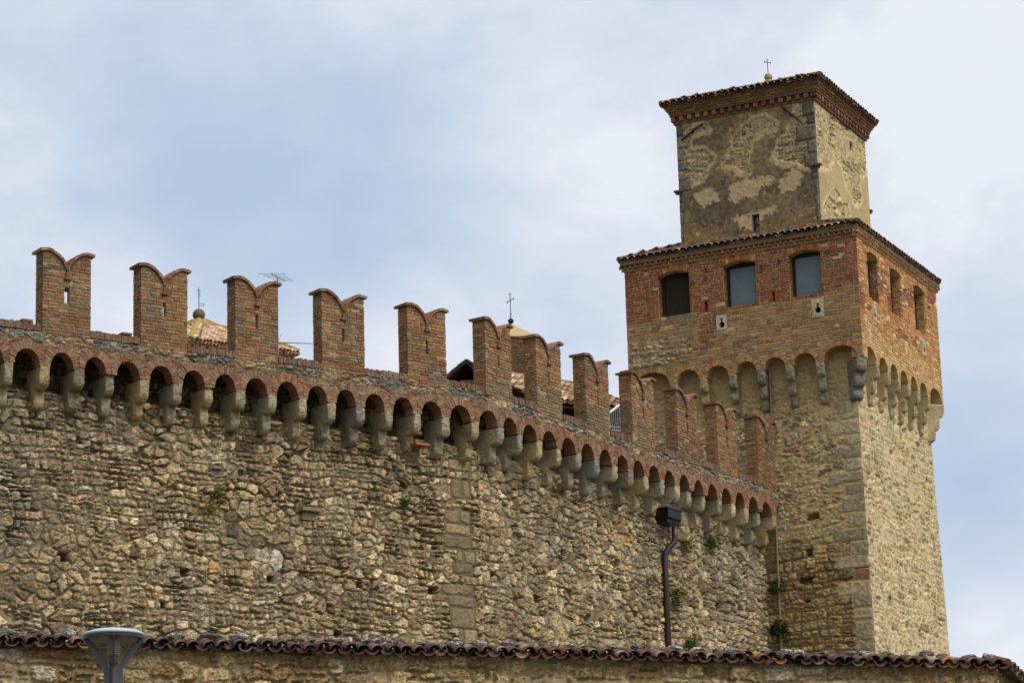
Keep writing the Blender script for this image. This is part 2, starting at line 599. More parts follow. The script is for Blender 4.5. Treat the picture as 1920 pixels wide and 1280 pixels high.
def bricks(mb, mapf, u0, u1, z0, z1, pal, ch=.072, bl=.27, mort=.012, depth=.06, out_=.006, zt=None, openings=None, r=rnd, palf=None, cvar=.16, miss=0.0, zb=None, blend=.3, bdim=.80):
    z = z0; row = 0
    while z < z1 - .02:
        h = ch * r.uniform(.9, 1.1)
        zm = z + h / 2
        ops = sorted(openings(zm)) if openings else []
        segs = []; a = u0
        for o0, o1 in ops:
            if o1 <= u0 or o0 >= u1: continue
            if o0 > a: segs.append((a, o0))
            a = max(a, o1)
        if a < u1: segs.append((a, u1))
        for s0, s1 in segs:
            u = s0; first = True
            while u < s1 - .01:
                steep = zt is not None and (abs(zt(u) - zt(min(u + .12, s1))) > .05 or abs(zt(u) - zt(min(u + .25, s1))) > .09) and zt(u) < z + h * 3.2
                ln = (.035 if steep else 1) * 1.0 if steep else bl * r.choice((1, 1, 1, .5, .5, .75)) * r.uniform(.9, 1.08)
                if first and row % 2: ln *= .5
                first = False
                e = min(u + ln, s1)
                if s1 - e < .06: e = s1
                ua, ub = u + mort / 2, e - mort / 2
                if u == s0: ua = u
                if e == s1: ub = e
                za, zb2 = z + mort / 2, z + h - mort / 2
                t0 = t1 = zb2
                ok = True
                if zt:
                    t0 = min(zb2, zt(ua)); t1 = min(zb2, zt(ub))
                    if min(t0, t1) < za + .006: ok = False
                    t0 = max(t0, za + .002); t1 = max(t1, za + .002)
                if zb and za < zb((ua + ub) / 2): ok = False
                if ok and ub - ua > .015 and r.random() > miss:
                    P = palf(.5 * (ua + ub), zm) if palf else pal
                    c = pickc(P, r)
                    if blend:
                        mw = sum(w_ for w_, _ in P); mn = [sum(w_ * lin(*q_)[k_] for w_, q_ in P) / mw for k_ in range(3)]
                        c = tuple(c[k_] * (1 - blend) + mn[k_] * blend for k_ in range(3))
                    c = jitc(tuple(x_ * bdim for x_ in c), cvar, r)
                    d0 = r.uniform(-.004, out_)
                    j = lambda: r.uniform(-.003, .003)
                    mb.box8([mapf(ua + j(), za + j(), d0), mapf(ub + j(), za + j(), d0 + j()), mapf(ub + j(), t1, d0 + j()), mapf(ua + j(), t0, d0),
                             mapf(ua, za, -depth), mapf(ub, za, -depth), mapf(ub, t1, -depth), mapf(ua, t0, -depth)], c)
                u = e
        z += h; row += 1


def voussoirs(mb, mapf, cu, cz, ra, rb, ln, a0, a1, n, pal, depth=.2, out_=.012, clip=None, r=rnd):
    """bricks on edge round an arch: ra, rb = half width, rise of the opening"""
    for i in range(n):
        t0 = a0 + (a1 - a0) * (i + .06) / n; t1 = a0 + (a1 - a0) * (i + .94) / n
        lo = ln * r.uniform(.92, 1.05)
        P = []
        for t in (t0, t1):
            c, s = math.cos(t), math.sin(t)
            k = lo
            if clip and abs(c) > 1e-4:
                k = max(.02, min(lo, clip / abs(c) - ra))
            P.append(((cu + ra * c, cz + rb * s), (cu + (ra + k) * c, cz + (rb + k) * s)))
        d = r.uniform(.0, out_)
        c_ = jitc(tuple(x_ * .80 for x_ in pickc(pal, r)), .14, r)
        q = [P[0][0], P[0][1], P[1][1], P[1][0]]
        mb.box8([mapf(a, b, d) for a, b in q] + [mapf(a, b, -depth) for a, b in q], c_)


def strip(mb, mapf, us, zb, zt, d0, d1, col):
    """solid between outer d0 and inner d1 with bottom zb(u), top zt(u)"""
    vs = []; n = len(us)
    for u in us:
        b, t = zb(u), zt(u)
        vs += [mapf(u, b, d0), mapf(u, t, d0), mapf(u, t, d1), mapf(u, b, d1)]
    fs = []
    for i in range(n - 1):
        a = i * 4; b = a + 4
        for k in range(4):
            fs.append((a + k, a + (k + 1) % 4, b + (k + 1) % 4, b + k))
    fs += [(0, 3, 2, 1), ((n - 1) * 4, (n - 1) * 4 + 1, (n - 1) * 4 + 2, (n - 1) * 4 + 3)]
    mb.add(vs, fs, col)


def corbel(name, mapf, uc, w, prof, col, mat, parent, seed, ins=.03):
    """prof: closed outline (d, z), widened across u with worn rounded edges"""
    r = random.Random(seed)
    ps = []
    n = len(prof)
    for i in range(n):           # resample
        a, b = prof[i], prof[(i + 1) % n]
        L_ = math.hypot(b[0] - a[0], b[1] - a[1]); k = max(1, int(L_ / .032))
        for j in range(k):
            ps.append((a[0] + (b[0] - a[0]) * j / k, a[1] + (b[1] - a[1]) * j / k))
    n = len(ps)
    cd = sum(p[0] for p in ps) / n
    zz = [p[1] for p in ps]
    offs = []
    for i in range(n):
        a, b = ps[i - 1], ps[(i + 1) % n]
        tx, tz = b[0] - a[0], b[1] - a[1]; l = math.hypot(tx, tz) or 1
        offs.append((tz / l, -tx / l))
    vs = []; cols = []
    ws = (-1, -.9, -.55, 0, .55, .9, 1)
    for wi in ws:
        k = ins * (1.0 if abs(wi) == 1 else (.35 if abs(wi) == .9 else 0))
        for i, (d, z) in enumerate(ps):
            nx, nz = offs[i]
            q = 1 if d > -.30 * abs(min(p[0] for p in ps)) - .02 else 1
            nn = (float(fbm(np.array(uc * 7 + wi * 2.4), np.array(d * 11 + z * 10), 3, seed, .6)) - .5) * .055
            vs.append(mapf(uc + wi * w / 2 + nn * .4, z - nz * (-k) * 1.0 + nn * .5 if False else z + nz * (-k) * SG[0] + nn * .5, d + nx * (-k) * SG[0] + nn))
            cols.append(tuple(x * .84 * (0.62 + .8 * float(vno(np.array(d * 14. + wi), np.array(z * 14. + uc * 5), seed + 3))) for x in col))
    fs = []
    for a in range(len(ws) - 1):
        for i in range(n):
            fs.append((a * n + i, a * n + (i + 1) % n, (a + 1) * n + (i + 1) % n, (a + 1) * n + i))
    fs.append(tuple(range(n))[::-1]); fs.append(tuple((len(ws) - 1) * n + i for i in range(n)))
    mb = MB(); mb.add(vs, fs, cols)
    return mb.build(name, mat, parent, smooth=False)


SG = [1]


def stepprof(z_top, steps, back):
    """steps: list of (projection d of the front, z bottom). Rounded noses."""
    out_ = [(back, z_top)]
    zt = z_top
    for i, (d, zb) in enumerate(steps):
        nd = steps[i + 1][0] if i + 1 < len(steps) else back
        out_.append((d, zt))
        rz = (zt - zb) * .46; rd = min((d - nd) * .9, .17)
        for k in range(0, 7):
            a = k / 6 * math.pi / 2
            out_.append((d - rd * (1 - math.cos(a)), zb + rz * (1 - math.sin(a))))
        zt = zb
        if i + 1 < len(steps):
            out_.append((nd, zb))
    out_.append((back, zt - .001))
    # keep unique
    res = []
    for p in out_:
        if not res or math.hypot(p[0] - res[-1][0], p[1] - res[-1][1]) > .004: res.append(p)
    return res


# palettes (sRGB of the materials themselves)
P_WALL = [(7, (174, 152, 110)), (5, (158, 136, 98)), (4, (138, 118, 84)), (4.4, (194, 174, 130)), (2.2, (114, 96, 70)), (1.8, (150, 138, 114)), (1.0, (176, 132, 76)), (.5, (158, 112, 84)), (.4, (196, 186, 160)), (.9, (96, 82, 62))]
P_TOW = [(6, (166, 148, 106)), (4, (150, 134, 98)), (3, (138, 128, 102)), (2.5, (128, 122, 108)), (1.6, (172, 144, 88)), (1.0, (146, 104, 76)), (1, (112, 98, 78)), (1, (184, 168, 128))]
P_TOWR = [(6, (178, 160, 120)), (4, (166, 147, 110)), (2.5, (152, 140, 110)), (1.8, (138, 114, 82)), (1.1, (164, 112, 82)), (1, (190, 178, 144)), (1.4, (112, 96, 72)), (1.3, (178, 148, 94))]
P_MERL = [(5, (152, 108, 78)), (4, (138, 98, 70)), (3, (162, 118, 82)), (3, (142, 110, 78)), (2.4, (150, 124, 90)), (1.6, (118, 88, 66)), (1, (162, 140, 106))]
P_RED = [(5, (138, 80, 58)), (4, (122, 72, 54)), (3, (156, 98, 66)), (1.5, (116, 70, 52)), (1.2, (154, 116, 80)), (.8, (110, 80, 64))]
P_TAN = [(5, (166, 126, 88)), (3, (154, 110, 76)), (4, (158, 132, 94)), (2, (134, 94, 68)), (3, (172, 148, 108)), (2, (130, 114, 90))]
P_TANR = [(5, (184, 128, 78)), (4, (172, 112, 66)), (3, (176, 142, 92)), (2, (156, 96, 58)), (2, (190, 160, 108))]
P_VOU = [(5, (144, 102, 78)), (4, (130, 92, 72)), (2, (158, 118, 88)), (2, (140, 116, 92)), (1, (112, 84, 68)), (1, (126, 116, 100))]
P_TILE = [(4, (104, 78, 64)), (4, (88, 68, 58)), (3, (122, 98, 80)), (3, (76, 62, 54)), (1.5, (142, 118, 96)), (2, (104, 96, 80))]
P_TILEP = [(4, (170, 136, 110)), (4, (146, 110, 90)), (3, (196, 170, 142)), (3, (118, 92, 76)), (2, (172, 156, 134)), (1.5, (140, 124, 84))]
P_TILED = [(4, (92, 66, 58)), (4, (78, 58, 52)), (3, (106, 80, 70)), (3, (66, 56, 52)), (1.5, (126, 110, 96)), (.25, (150, 100, 50))]
MORT_RED = L(176, 152, 116)

# ------------------------------------------------------------------ ground
gx = np.array([-3000, -1200, -400, -120, -60, -30, -15, 0, 15, 30, 60, 120, 400, 1200, 3000.])
gy = np.array([-3000, -800, -200, -60, -20, 0, 15, 26, 38, 41.0, 46, 60, 80, 110, 160, 300, 800, 3000.])


def gz(x, y):
    if y < 0: h = -1.6
    elif y <= 38: h = -1.6 + .0625 * y
    elif y <= 60: h = .775 + (y - 38) * .22
    elif y <= 110: h = 5.6
    else: h = max(-6, 5.6 - (y - 110) * .12)
    f = min(1, max(0, (abs(x) - 60) / 340.))
    return h * (1 - f) - 6 * f if y > 0 else h * (1 - f) - 3 * f


gmb = MB()
gv = [(x, y, gz(x, y)) for y in gy for x in gx]
gf = [(j * len(gx) + i, j * len(gx) + i + 1, (j + 1) * len(gx) + i + 1, (j + 1) * len(gx) + i) for j in range(len(gy) - 1) for i in range(len(gx) - 1)]
gmb.add(gv, gf, (1, 1, 1))
g_o = gmb.build('ground', m_grass)
tag(g_o, 'sloping grassy ground below the castle', None, None, 'structure')

# ------------------------------------------------------------------ castle wall path
TA, CA, TB, CB, SB, DS = .5807, .0096, .9673, .007, .8168, 1.0222


def dv(t): return np.array([math.cos(t), math.sin(t)])


pts = [np.array([-10.3191, 60.7044])]
hd = []
for i in range(14):
    pts.append(pts[-1] + .8 * dv(TA + CA * (i + .5) * .8))
tE = TA + CA * 11.2
pA = list(pts)
Cc = pA[-1] + dv(tE) * DS
pB = [Cc + dv(TB) * .8]
for i in range(24):
    pB.append(pB[-1] + SB * dv(TB + CB * (i + .5) * SB))
poly = [pA[0] - 3 * dv(TA)] + pA + [Cc - dv(tE) * .04, Cc, Cc + dv(TB) * .04] + pB
poly = np.array(poly)
cum = np.r_[0, np.cumsum(np.linalg.norm(np.diff(poly, axis=0), axis=1))] - 3
tg = np.diff(poly, axis=0); tg /= np.linalg.norm(tg, axis=1)[:, None]
nrm_s = np.stack([tg[:, 1], -tg[:, 0]], 1)        # outward (towards the viewer)
nv = np.vstack([nrm_s[:1], nrm_s[:-1] + nrm_s[1:], nrm_s[-1:]])
nv /= np.linalg.norm(nv, axis=1)[:, None]
for i in range(1, len(nv) - 1):
    nv[i] /= max(.5, float(np.dot(nv[i], nrm_s[i])))


def wmapv(U, Z, D):
    x = np.interp(U, cum, poly[:, 0]); y = np.interp(U, cum, poly[:, 1])
    nx = np.interp(U, cum, nv[:, 0]); ny = np.interp(U, cum, nv[:, 1])
    return np.stack([x + nx * D, y + ny * D, Z + 0 * U], -1)


def wmap(u, z, d):
    return wmapv(np.array(float(u)), np.array(float(z)), np.array(float(d)))


AU = [-1.62, -.81, .01, .84, 1.59, 2.38, 3.2, 4.0, 4.8, 5.56, 6.44, 7.2, 7.99, 8.77, 9.59, 10.39, 11.26, 12.11, 12.93, 13.75, 14.6, 15.46, 16.33, 17.17, 17.99, 18.78, 19.58, 20.38, 21.2, 21.98, 22.76, 23.58, 24.41, 25.24, 26.1, 26.94]
AZ = [16.1, 16.1, 16.1, 16.1, 16.09, 16.09, 16.09, 16.08, 16.09, 16.10, 16.12, 16.12, 16.13, 16.13, 16.15, 16.16, 16.17, 16.15, 16.12, 16.09, 16.08, 16.06, 16.06, 16.05, 16.05, 16.05, 16.05, 16.05, 16.07, 16.07, 16.08, 16.11, 16.13, 16.15, 16.15, 16.17]
CU = [AU[0] - .4] + [(AU[i] + AU[i + 1]) / 2 for i in range(len(AU) - 1)] + [27.36]


def dz(u): return float(np.interp(u, AU, AZ)) - 16.1


U_END = 27.48
RISE = .34


def arch_bottom(u):
    i = min(range(len(AU)), key=lambda k: abs(AU[k] - u))
    lo = CU[i] + .125; hi = CU[i + 1] - .125
    hw = (hi - lo) / 2; c = (hi + lo) / 2
    sp_ = AZ[i] - RISE
    t = (u - c) / hw
    return sp_ + RISE * math.sqrt(1 - t * t) if abs(t) < 1 else sp_


wall = thing('curtain_wall', (float(poly[0][0]), float(poly[0][1]), 5.6),
             'long battlemented castle curtain wall of rubble stone with brick swallowtail merlons', 'castle wall')

# -- rubble face, set back behind the machicolation
OFF = -.52
us = np.r_[np.arange(-2.9, -.9, .03), np.arange(-.9, 12.6, .0165), np.arange(12.6, 28.6, .026)]
zs = np.r_[np.arange(5.5, 9.7, .15), np.arange(9.7, 16.42, .0185)]
Uw, Zw = np.meshgrid(us, zs)
H, C, m = stonework(Uw, Zw, 11, .245, .175, P_WALL, (116, 103, 78), hgt=.052, joint=.20, drop=.34, jit=.9, p=4.0, warp=.24, mvar=.35, deepj=1.6, dim=1.14, course=(.13, .24, .11, .28, .06, .35), hyb=.46, sat=.90)
# smaller, blockier stones beyond the quoins
H2, C2, m2 = stonework(Uw, Zw, 57, .215, .185, P_WALL, (118, 107, 84), hgt=.052, joint=.20, drop=.28, jit=.88, p=3.8, warp=.24, mvar=.3, deepj=1.5, dim=1.12, course=(.14, .24, .10, .21, .07, .25), hyb=.55, sat=.88)
kB = sst(Uw + (fbm(Zw * 2, Uw * 2, 3, 3) - .5) * .6, 12.1, 12.3)
H = H * (1 - kB) + H2 * kB
C = C * (1 - kB)[..., None] + C2 * kB[..., None]
big = sst(fbm(Uw * .5, Zw * .6, 3, 77), .46, .62)          # darker, browner weathered areas
C = C * (1 - .20 * big)[..., None]
gr = sst(fbm(Uw * .45 + 9, Zw * .9, 3, 78), .5, .66)
gm = C.mean(-1, keepdims=True)
C = C * (1 - .28 * gr[..., None]) + gm * np.array([1.05, .99, .86]) * .28 * gr[..., None]
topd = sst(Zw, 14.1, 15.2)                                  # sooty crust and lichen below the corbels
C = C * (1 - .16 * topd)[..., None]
recess_shade = sst(Zw + (fbm(Uw * 2, Zw * 2, 3, 79) - .5) * .5, 14.95, 15.6)[..., None]  # height band for painting the corbel recesses darker, unused
H = H - .42 * sst(Zw + (fbm(Uw * 2.2, Zw * .3, 2, 79) - .5) * .12, 15.26, 15.5)
crust_shade = sst(fbm(Uw * 1.6, Zw * 2.2, 4, 180, .6) + (Zw - 15.0) * .16, .46, .62)[..., None]      # irregular black crust blotches, thickened upward to paint shade into the recesses
C = C * (1 - .42 * crust_shade * sst(Zw, 13.6, 14.6)[..., None])
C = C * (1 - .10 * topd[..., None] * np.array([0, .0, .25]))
# dressed quoin stones at the bend of the wall
rq = random.Random(4)
z = 9.7
while z < 15.0:
    hh = rq.uniform(.18, .5)
    two = rq.random() < .5
    c0 = 11.60 + rq.uniform(-.05, .05)
    spans = [(c0 - rq.uniform(.2, .62), c0 + rq.uniform(.22, .4))] if not two else [(c0 - rq.uniform(.1, .45), c0 - .03), (c0 + .01, c0 + rq.uniform(.2, .42))]
    if rq.random() < .16: z += hh * .6; continue
    for a, b in spans:
        du = np.minimum(Uw - a, b - Uw); dzz = np.minimum(Zw - z, z + hh - Zw)
        wob = (fbm(Uw * 6, Zw * 6, 4, 91) - .5) * .10
        dd = -np.log(np.exp(-du * 40) + np.exp(-dzz * 40)) / 40 + wob
        mk = sst(dd, .008, .035)
        ins = (du > -.03) & (dzz > -.03)
        col = L(*rq.choice([(146, 130, 98), (136, 122, 92), (152, 136, 100), (126, 112, 86)])) * rq.uniform(.7, 1.0)
        fn = fbm(Uw * 18, Zw * 18, 4, 92)
        st = col * (.45 + 1.1 * fn)[..., None]
        H = np.where(ins, mk * .03 + (fn - .5) * .014 * mk + (1 - mk) * .004, H)
        C = np.where(ins[..., None], st * mk[..., None] + L(104, 94, 72) * (1 - mk[..., None]), C)
    z += hh + .02
# putlog holes
for hu, hz, hw_, hh in [(1.14, 11.76, .09, .08), (4.03, 11.67, .09, .07), (6.24, 11.69, .07, .06), (8.61, 11.77, .08, .06), (10.72, 11.81, .12, .07), (14.02, 12.62, .07, .07),
                        (14.61, 12.02, .12, .07), (15.82, 13.32, .09, .07), (16.9, 11.85, .1, .08), (18.39, 13.41, .1, .08), (12.75, 12.3, .09, .1), (17.6, 12.9, .08, .07), (3.5, 10.9, .05, .05),
                        (19.2, 12.2, .08, .07), (23.8, 13.0, .1, .09), (25.2, 12.2, .1, .09), (8.0, 10.6, .06, .05)]:
    w_ = (fbm(Uw * 9, Zw * 9, 2, 95) - .5) * .05
    ins = (np.abs(Uw - hu) + w_ < hw_ * 1.2) & (np.abs(Zw - hz) + w_ < hh * 1.2)
    H = np.where(ins, -.5, H)
    C = np.where(ins[..., None], C * .6, C)
Hd = H
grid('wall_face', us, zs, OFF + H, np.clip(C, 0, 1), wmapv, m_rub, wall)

# -- back, walkway and body of the wall
mb = MB()
ub = list(np.arange(-2.9, 28.4, .4)) + [28.4]
strip(mb, wmap, ub, lambda u: 5.0, lambda u: 16.44, -1.12, -2.6, L(150, 132, 96))
strip(mb, wmap, ub, lambda u: 16.44, lambda u: 16.56, -.30, -2.7, L(140, 122, 92))
mb.build('walkway', m_rub, wall)

# -- parapet over the arches
mb = MB()
du = .05
uu = [-2.0]
while uu[-1] < U_END - .001:
    uu.append(min(uu[-1] + .045, U_END))
strip(mb, wmap, uu, lambda u: arch_bottom(u) + .004, lambda u: 16.56 + dz(u), -.03, -.32, L(120, 88, 64))
SILL = 16.68
para = mb.build('parapet', m_brick, wall)
us2 = np.array(np.arange(-2.0, U_END, .0225)); nz_ = 36
AB = np.array([arch_bottom(u) for u in us2]); TOPZ = np.array([SILL - .14 + dz(u) for u in us2])
tt = np.linspace(0, 1, nz_)[:, None]
Z2 = AB[None] * (1 - tt) + TOPZ[None] * tt
U2 = np.repeat(us2[None], nz_, 0)
zr = Z2 - np.array([dz(u) for u in us2])[None]
MERL = [(1, .35, 1.48, 18.42), (2, 2.69, 3.84, 18.39), (3, 5.06, 6.17, 18.43), (4, 7.35, 8.52, 18.44), (5, 9.75, 10.87, 18.48), (6, 12.0, 13.06, 18.46), (7, 14.13, 15.23, 18.43),
        (8, 16.35, 17.46, 18.42), (9, 18.58, 19.72, 18.41), (10, 20.94, 22.05, 18.41), (11, 23.23, 24.36, 18.48), (12, 25.70, 26.86, 18.58)]
under = np.zeros_like(U2)
for _, a, b, _t in MERL:
    under = np.maximum(under, sst(U2, a - .12, a + .05) * (1 - sst(U2, b - .05, b + .12)))
P_LICH = [(4, (112, 110, 100)), (3, (134, 130, 118)), (3, (96, 92, 80)), (2, (128, 112, 84)), (1, (158, 154, 142)), (1, (142, 98, 70))]
P_CRM = [(4, (176, 154, 104)), (3, (158, 138, 96)), (3, (148, 110, 74)), (2, (134, 122, 96)), (1, (186, 160, 96))]
P_BRK = [(4, (140, 100, 74)), (3, (126, 88, 66)), (3, (148, 122, 88)), (2, (116, 92, 72)), (1, (132, 124, 106))]
Hl, Cl, ml = stonework(U2, Z2, 201, .24, .10, P_LICH, (96, 90, 78), hgt=.03, joint=.2, drop=.1, p=3, deepj=.5)
Hc, Cc_, mc = stonework(U2, Z2, 231, .26, .15, P_CRM, (128, 112, 82), hgt=.03, joint=.2, drop=.1, p=3, deepj=.5)
Hb, Cb_, mb_ = stonework(U2, Z2, 261, .24, .065, P_BRK, (132, 110, 82), hgt=.016, joint=.18, drop=.05, jit=.4, p=4, warp=.12, deepj=.3)
und = (under > .5)[..., None]
lb = sst(zr + (fbm(U2 * 2.5, Z2 * 2, 3, 8) - .5) * .16, 16.26, 16.34)
Hm = np.where(und[..., 0], Hc, Hl); Cm = np.where(und, Cc_, Cl)
hb2 = (und[..., 0] & (zr > 16.47))
Hm = np.where(hb2, Hb, Hm); Cm = np.where(hb2[..., None], Cb_, Cm)
Hp = Hb * (1 - lb) + Hm * lb
Cp = Cb_ * (1 - lb[..., None]) + Cm * lb[..., None]
spk = sst(fbm(U2 * 25, Z2 * 25, 3, 44), .6, .72) * sst(fbm(U2 * 1.5, Z2 * 2.5, 3, 45), .4, .6) * lb
Cp = Cp * (1 - .55 * spk[..., None]) + L(182, 178, 168) * .55 * spk[..., None]


def pmapv(U, Z, D):
    return wmapv(U, Z2, D)


grid('parapet_face', us2, np.linspace(0, 1, nz_), Hp - .012, np.clip(Cp, 0, 1), pmapv, m_brick, para)

# -- brick arches and corbels
for i, (u, zc) in enumerate(zip(AU, AZ)):
    lo = CU[i] + .125; hi = CU[i + 1] - .125
    hw = (hi - lo) / 2; c = (hi + lo) / 2
    mb = MB()
    voussoirs(mb, wmap, c, zc - RISE, hw, RISE, .19, -.02, math.pi + .02, 17, P_VOU, depth=.31, out_=.018, clip=hw + .118)
    mb.build('arch', m_brick, wall)
CC = [(166, 148, 108), (156, 144, 116), (142, 134, 114), (168, 152, 114), (170, 148, 100), (148, 138, 116), (164, 152, 122), (132, 124, 106), (126, 122, 112)]
rcb = random.Random(21)
for i, u in enumerate(CU):
    zt = 15.76 + dz(u) - .004
    w = rcb.uniform(.185, .245)
    b = rcb.uniform(-.045, .045)
    chip = rcb.random()
    prof = stepprof(zt, [(.02 + b * .4 - (.07 if chip < .15 else 0), zt - .45 + b), (-.25 + b - (.06 if chip > .85 else 0), zt - .87 + b + (.07 if chip > .8 else 0))], -.72)
    prof = [(d, min(z, zt)) for d, z in prof]
    col = L(*rcb.choice(CC)) * rcb.uniform(.85, 1.12)
    corbel('corbel', wmap, u, w, prof[::-1], col, m_corbel, wall, 300 + i)

# -- sills: bricks on edge between the merlons
gaps = [(-2.0, MERL[0][1])] + [(MERL[i][2], MERL[i + 1][1]) for i in range(len(MERL) - 1)] + [(MERL[-1][2], U_END)]
P_SILL = [(4, (104, 76, 62)), (3, (94, 72, 60)), (2, (116, 88, 72)), (2, (104, 92, 78))]
for a, b in gaps:
    mb = MB()
    u = a
    while u < b - .02:
        w = min(rnd.uniform(.055, .075), b - u)
        top = SILL + dz(u) + rnd.uniform(-.022, .008)
        if rnd.random() < .12: top -= rnd.uniform(.02, .06)
        mb.box(wmap, u + .003, u + w - .003, SILL - .16 + dz(u), top, rnd.uniform(.0, .03), -.36, jitc(pickc(P_SILL), .16))
        u += w
    if b - a > .5 and a < 5:      # loose capping brick
        q = a + (b - a) * (.62 if a > 0 else .8)
        mb.box(wmap, q, q + .24, SILL + dz(q) + .01, SILL + dz(q) + .055, .03, -.3, jitc(lin(120, 80, 62)))
    mb.build('sill', m_brick, wall)


# -- swallowtail merlons
def merlon(idx, ua, ub, top, seed):
    r = random.Random(seed)
    w = ub - ua; uc = (ua + ub) / 2; th = .36; hw = w / 2
    o = wmap(uc, 0, 0); e = .02
    t = wmap(uc + .3, 0, 0) - wmap(uc - .3, 0, 0); t = t[:2] / np.linalg.norm(t[:2])
    n = np.array([t[1], -t[0]])
    base = SILL - .19 + dz(uc)
    drop = r.uniform(.47, .53); hl, hr = r.uniform(-.03, .01), r.uniform(-.045, .005)

    def mp(x, z, d):
        return (o[0] + t[0] * x + n[0] * d, o[1] + t[1] * x + n[1] * d, z)

    def ztop(x):
        s = min(1., max(0., 1 - abs(x) / hw))   # 0 at the outer edge, 1 at the notch
        return top - .05 - drop * (1 - math.sqrt(max(0, 1 - (s * .965) ** 2))) / (1 - math.sqrt(1 - .965 ** 2)) - .02 * max(0, 1 - s * 6) + (hl if x < 0 else hr) * (1 - s)
    sw = .036 if idx > 1 else .06
    sz0, sz1 = top - 1.20, top - .86
    stain = L(*r.choice([(120, 100, 74), (132, 110, 80), (112, 92, 68)]))
    mb = MB()
    cm = L(142, 124, 94)
    fl = .07
    g = .008
    # core, in front a thin leaf with the narrow slot, behind it the splay
    xs_l = list(np.linspace(-hw + g, -sw, 12)); xs_r = list(np.linspace(sw, hw - g, 12))
    for d0, d1, s_ in ((-g, -fl, sw), (-fl, -th + g, .17)):
        strip(mb, mp, list(np.linspace(-hw + g, -s_, 14)), lambda u: base, lambda x: ztop(x) - g, d0, d1, cm)
        strip(mb, mp, list(np.linspace(s_, hw - g, 14)), lambda u: base, lambda x: ztop(x) - g, d0, d1, cm)
        strip(mb, mp, [-s_, 0, s_], lambda u: base, lambda x: sz0, d0, d1, cm)
        strip(mb, mp, [-s_, 0, s_], lambda u: sz1, lambda x: ztop(x) - g, d0, d1, cm)
    ops = lambda z: [(-sw - .0, sw + .0)] if sz0 < z < sz1 else []
    mdim = r.uniform(.86, 1.08)
    tone = r.choice([0, 1, 2])

    def pf(x, z):
        q = float(fbm(np.array(x * 2.2 + seed), np.array(z * 1.6), 3, 7))
        if q < .36 or float(fbm(np.array(x * 3.1 + seed * 2), np.array(z * 2.6), 3, 9)) > .64: return [(3, (130, 118, 96)), (2, (112, 98, 80)), (2, (140, 104, 76))]
        return P_MERL if q > .47 else [(3, (138, 110, 76)), (2, (122, 98, 70)), (3, (146, 96, 60)), (1, (156, 132, 94))]
    b_ = base
    bricks(mb, mp, -hw, hw, base, top, P_MERL, ch=.074, bl=.25, zt=ztop, openings=ops, r=r, palf=pf, miss=.035, depth=.055, mort=.015, out_=.018, cvar=.22, blend=.35, bdim=.80 * mdim)
    bops = lambda z: [(-.17, .17)] if sz0 < z < sz1 else []
    mpb = lambda x, z, d: mp(-x, z, -th - d)
    bricks(mb, mpb, -hw, hw, base, top, P_MERL, zt=ztop, openings=bops, r=r, depth=.05)
    for sgn in (-1, 1):
        mpe = (lambda x, z, d, sgn=sgn: mp(sgn * (hw + d), z, -x))
        bricks(mb, mpe, .056, th - .056, base, top - .06, P_MERL, bl=.2, r=r, depth=.05, mort=.01, palf=lambda x, z: pf(x + 5, z), out_=.020, cvar=.22, blend=.35, bdim=.80 * mdim)
    body = mb.build('merlon', m_brick, wall)
    # coping: flat bricks following the curve, overhanging
    cb = MB()
    for sgn in (-1, 1):
        xs = [hw + .07, hw * .80] + [hw * k for k in (.62, .45, .30, .17, .07)] + [.012]
        for k in range(len(xs) - 1):
            xa, xb = xs[k], xs[k + 1]
            za = ztop(min(xa, hw)) - (.015 if k == 0 else 0); zb = ztop(xb)
            th_ = .062 * r.uniform(.9, 1.1)
            nx_, nz2 = (za - zb), (xa - xb)
            l = math.hypot(nx_, nz2); ox, oz = nx_ / l * th_, nz2 / l * th_
            df, db = .055 + r.uniform(-.008, .008), -th - .055 + r.uniform(-.008, .008)
            q = [(sgn * xa, za), (sgn * xb, zb), (sgn * max(.003, xb - ox), zb + (th_ if k == len(xs) - 2 else oz)), (sgn * max(.003, xa - ox), za + oz)]
            c_ = jitc(pickc([(4, (126, 84, 66)), (3, (108, 76, 62)), (2, (134, 108, 84)), (1, (118, 108, 94))], r), .15, r)
            p8 = [mp(a, b, df) for a, b in q] + [mp(a, b, db) for a, b in q]
            if sgn > 0:
                p8 = [p8[i] for i in (3, 2, 1, 0, 7, 6, 5, 4)]
            cb.box8(p8, c_)
    zn = ztop(0)
    cb.box(mp, -.03, .03, zn - .09, zn + .03, .045, -.02, jitc(lin(112, 78, 60)))
    cb.box(mp, -.075, .075, zn - .14, zn - .09, .07, -.02, jitc(lin(104, 74, 60)))
    cb.build('coping', m_brick, body)


for i, a, b, t in MERL:
    merlon(i, a, b, t, 500 + i)

# ------------------------------------------------------------------ tower
TT = -.4507
T0 = np.array([9.6746, 79.0526])
DL = -dv(TT); DR = np.array([-math.sin(TT), math.cos(TT)])
W = 7.07


def tmapv(s, r, Z):
    return np.stack([T0[0] + DL[0] * s + DR[0] * r, T0[1] + DL[1] * s + DR[1] * r, Z + 0 * s], -1)


def face(side, inset=0.0, w0=0.0):
    """mapping for a tower face: u from the near corner, d outward"""
    if side == 'L':
        return lambda u, z, d: (T0[0] + DL[0] * u + DR[0] * (inset - d), T0[1] + DL[1] * u + DR[1] * (inset - d), z)
    return lambda u, z, d: (T0[0] + DR[0] * u + DL[0] * (inset - d), T0[1] + DR[1] * u + DL[1] * (inset - d), z)


def facev(side, inset=0.0):
    if side == 'L':
        return lambda U, Z, D: tmapv(U, inset - D, Z)
    return lambda U, Z, D: tmapv(inset - D, U, Z)


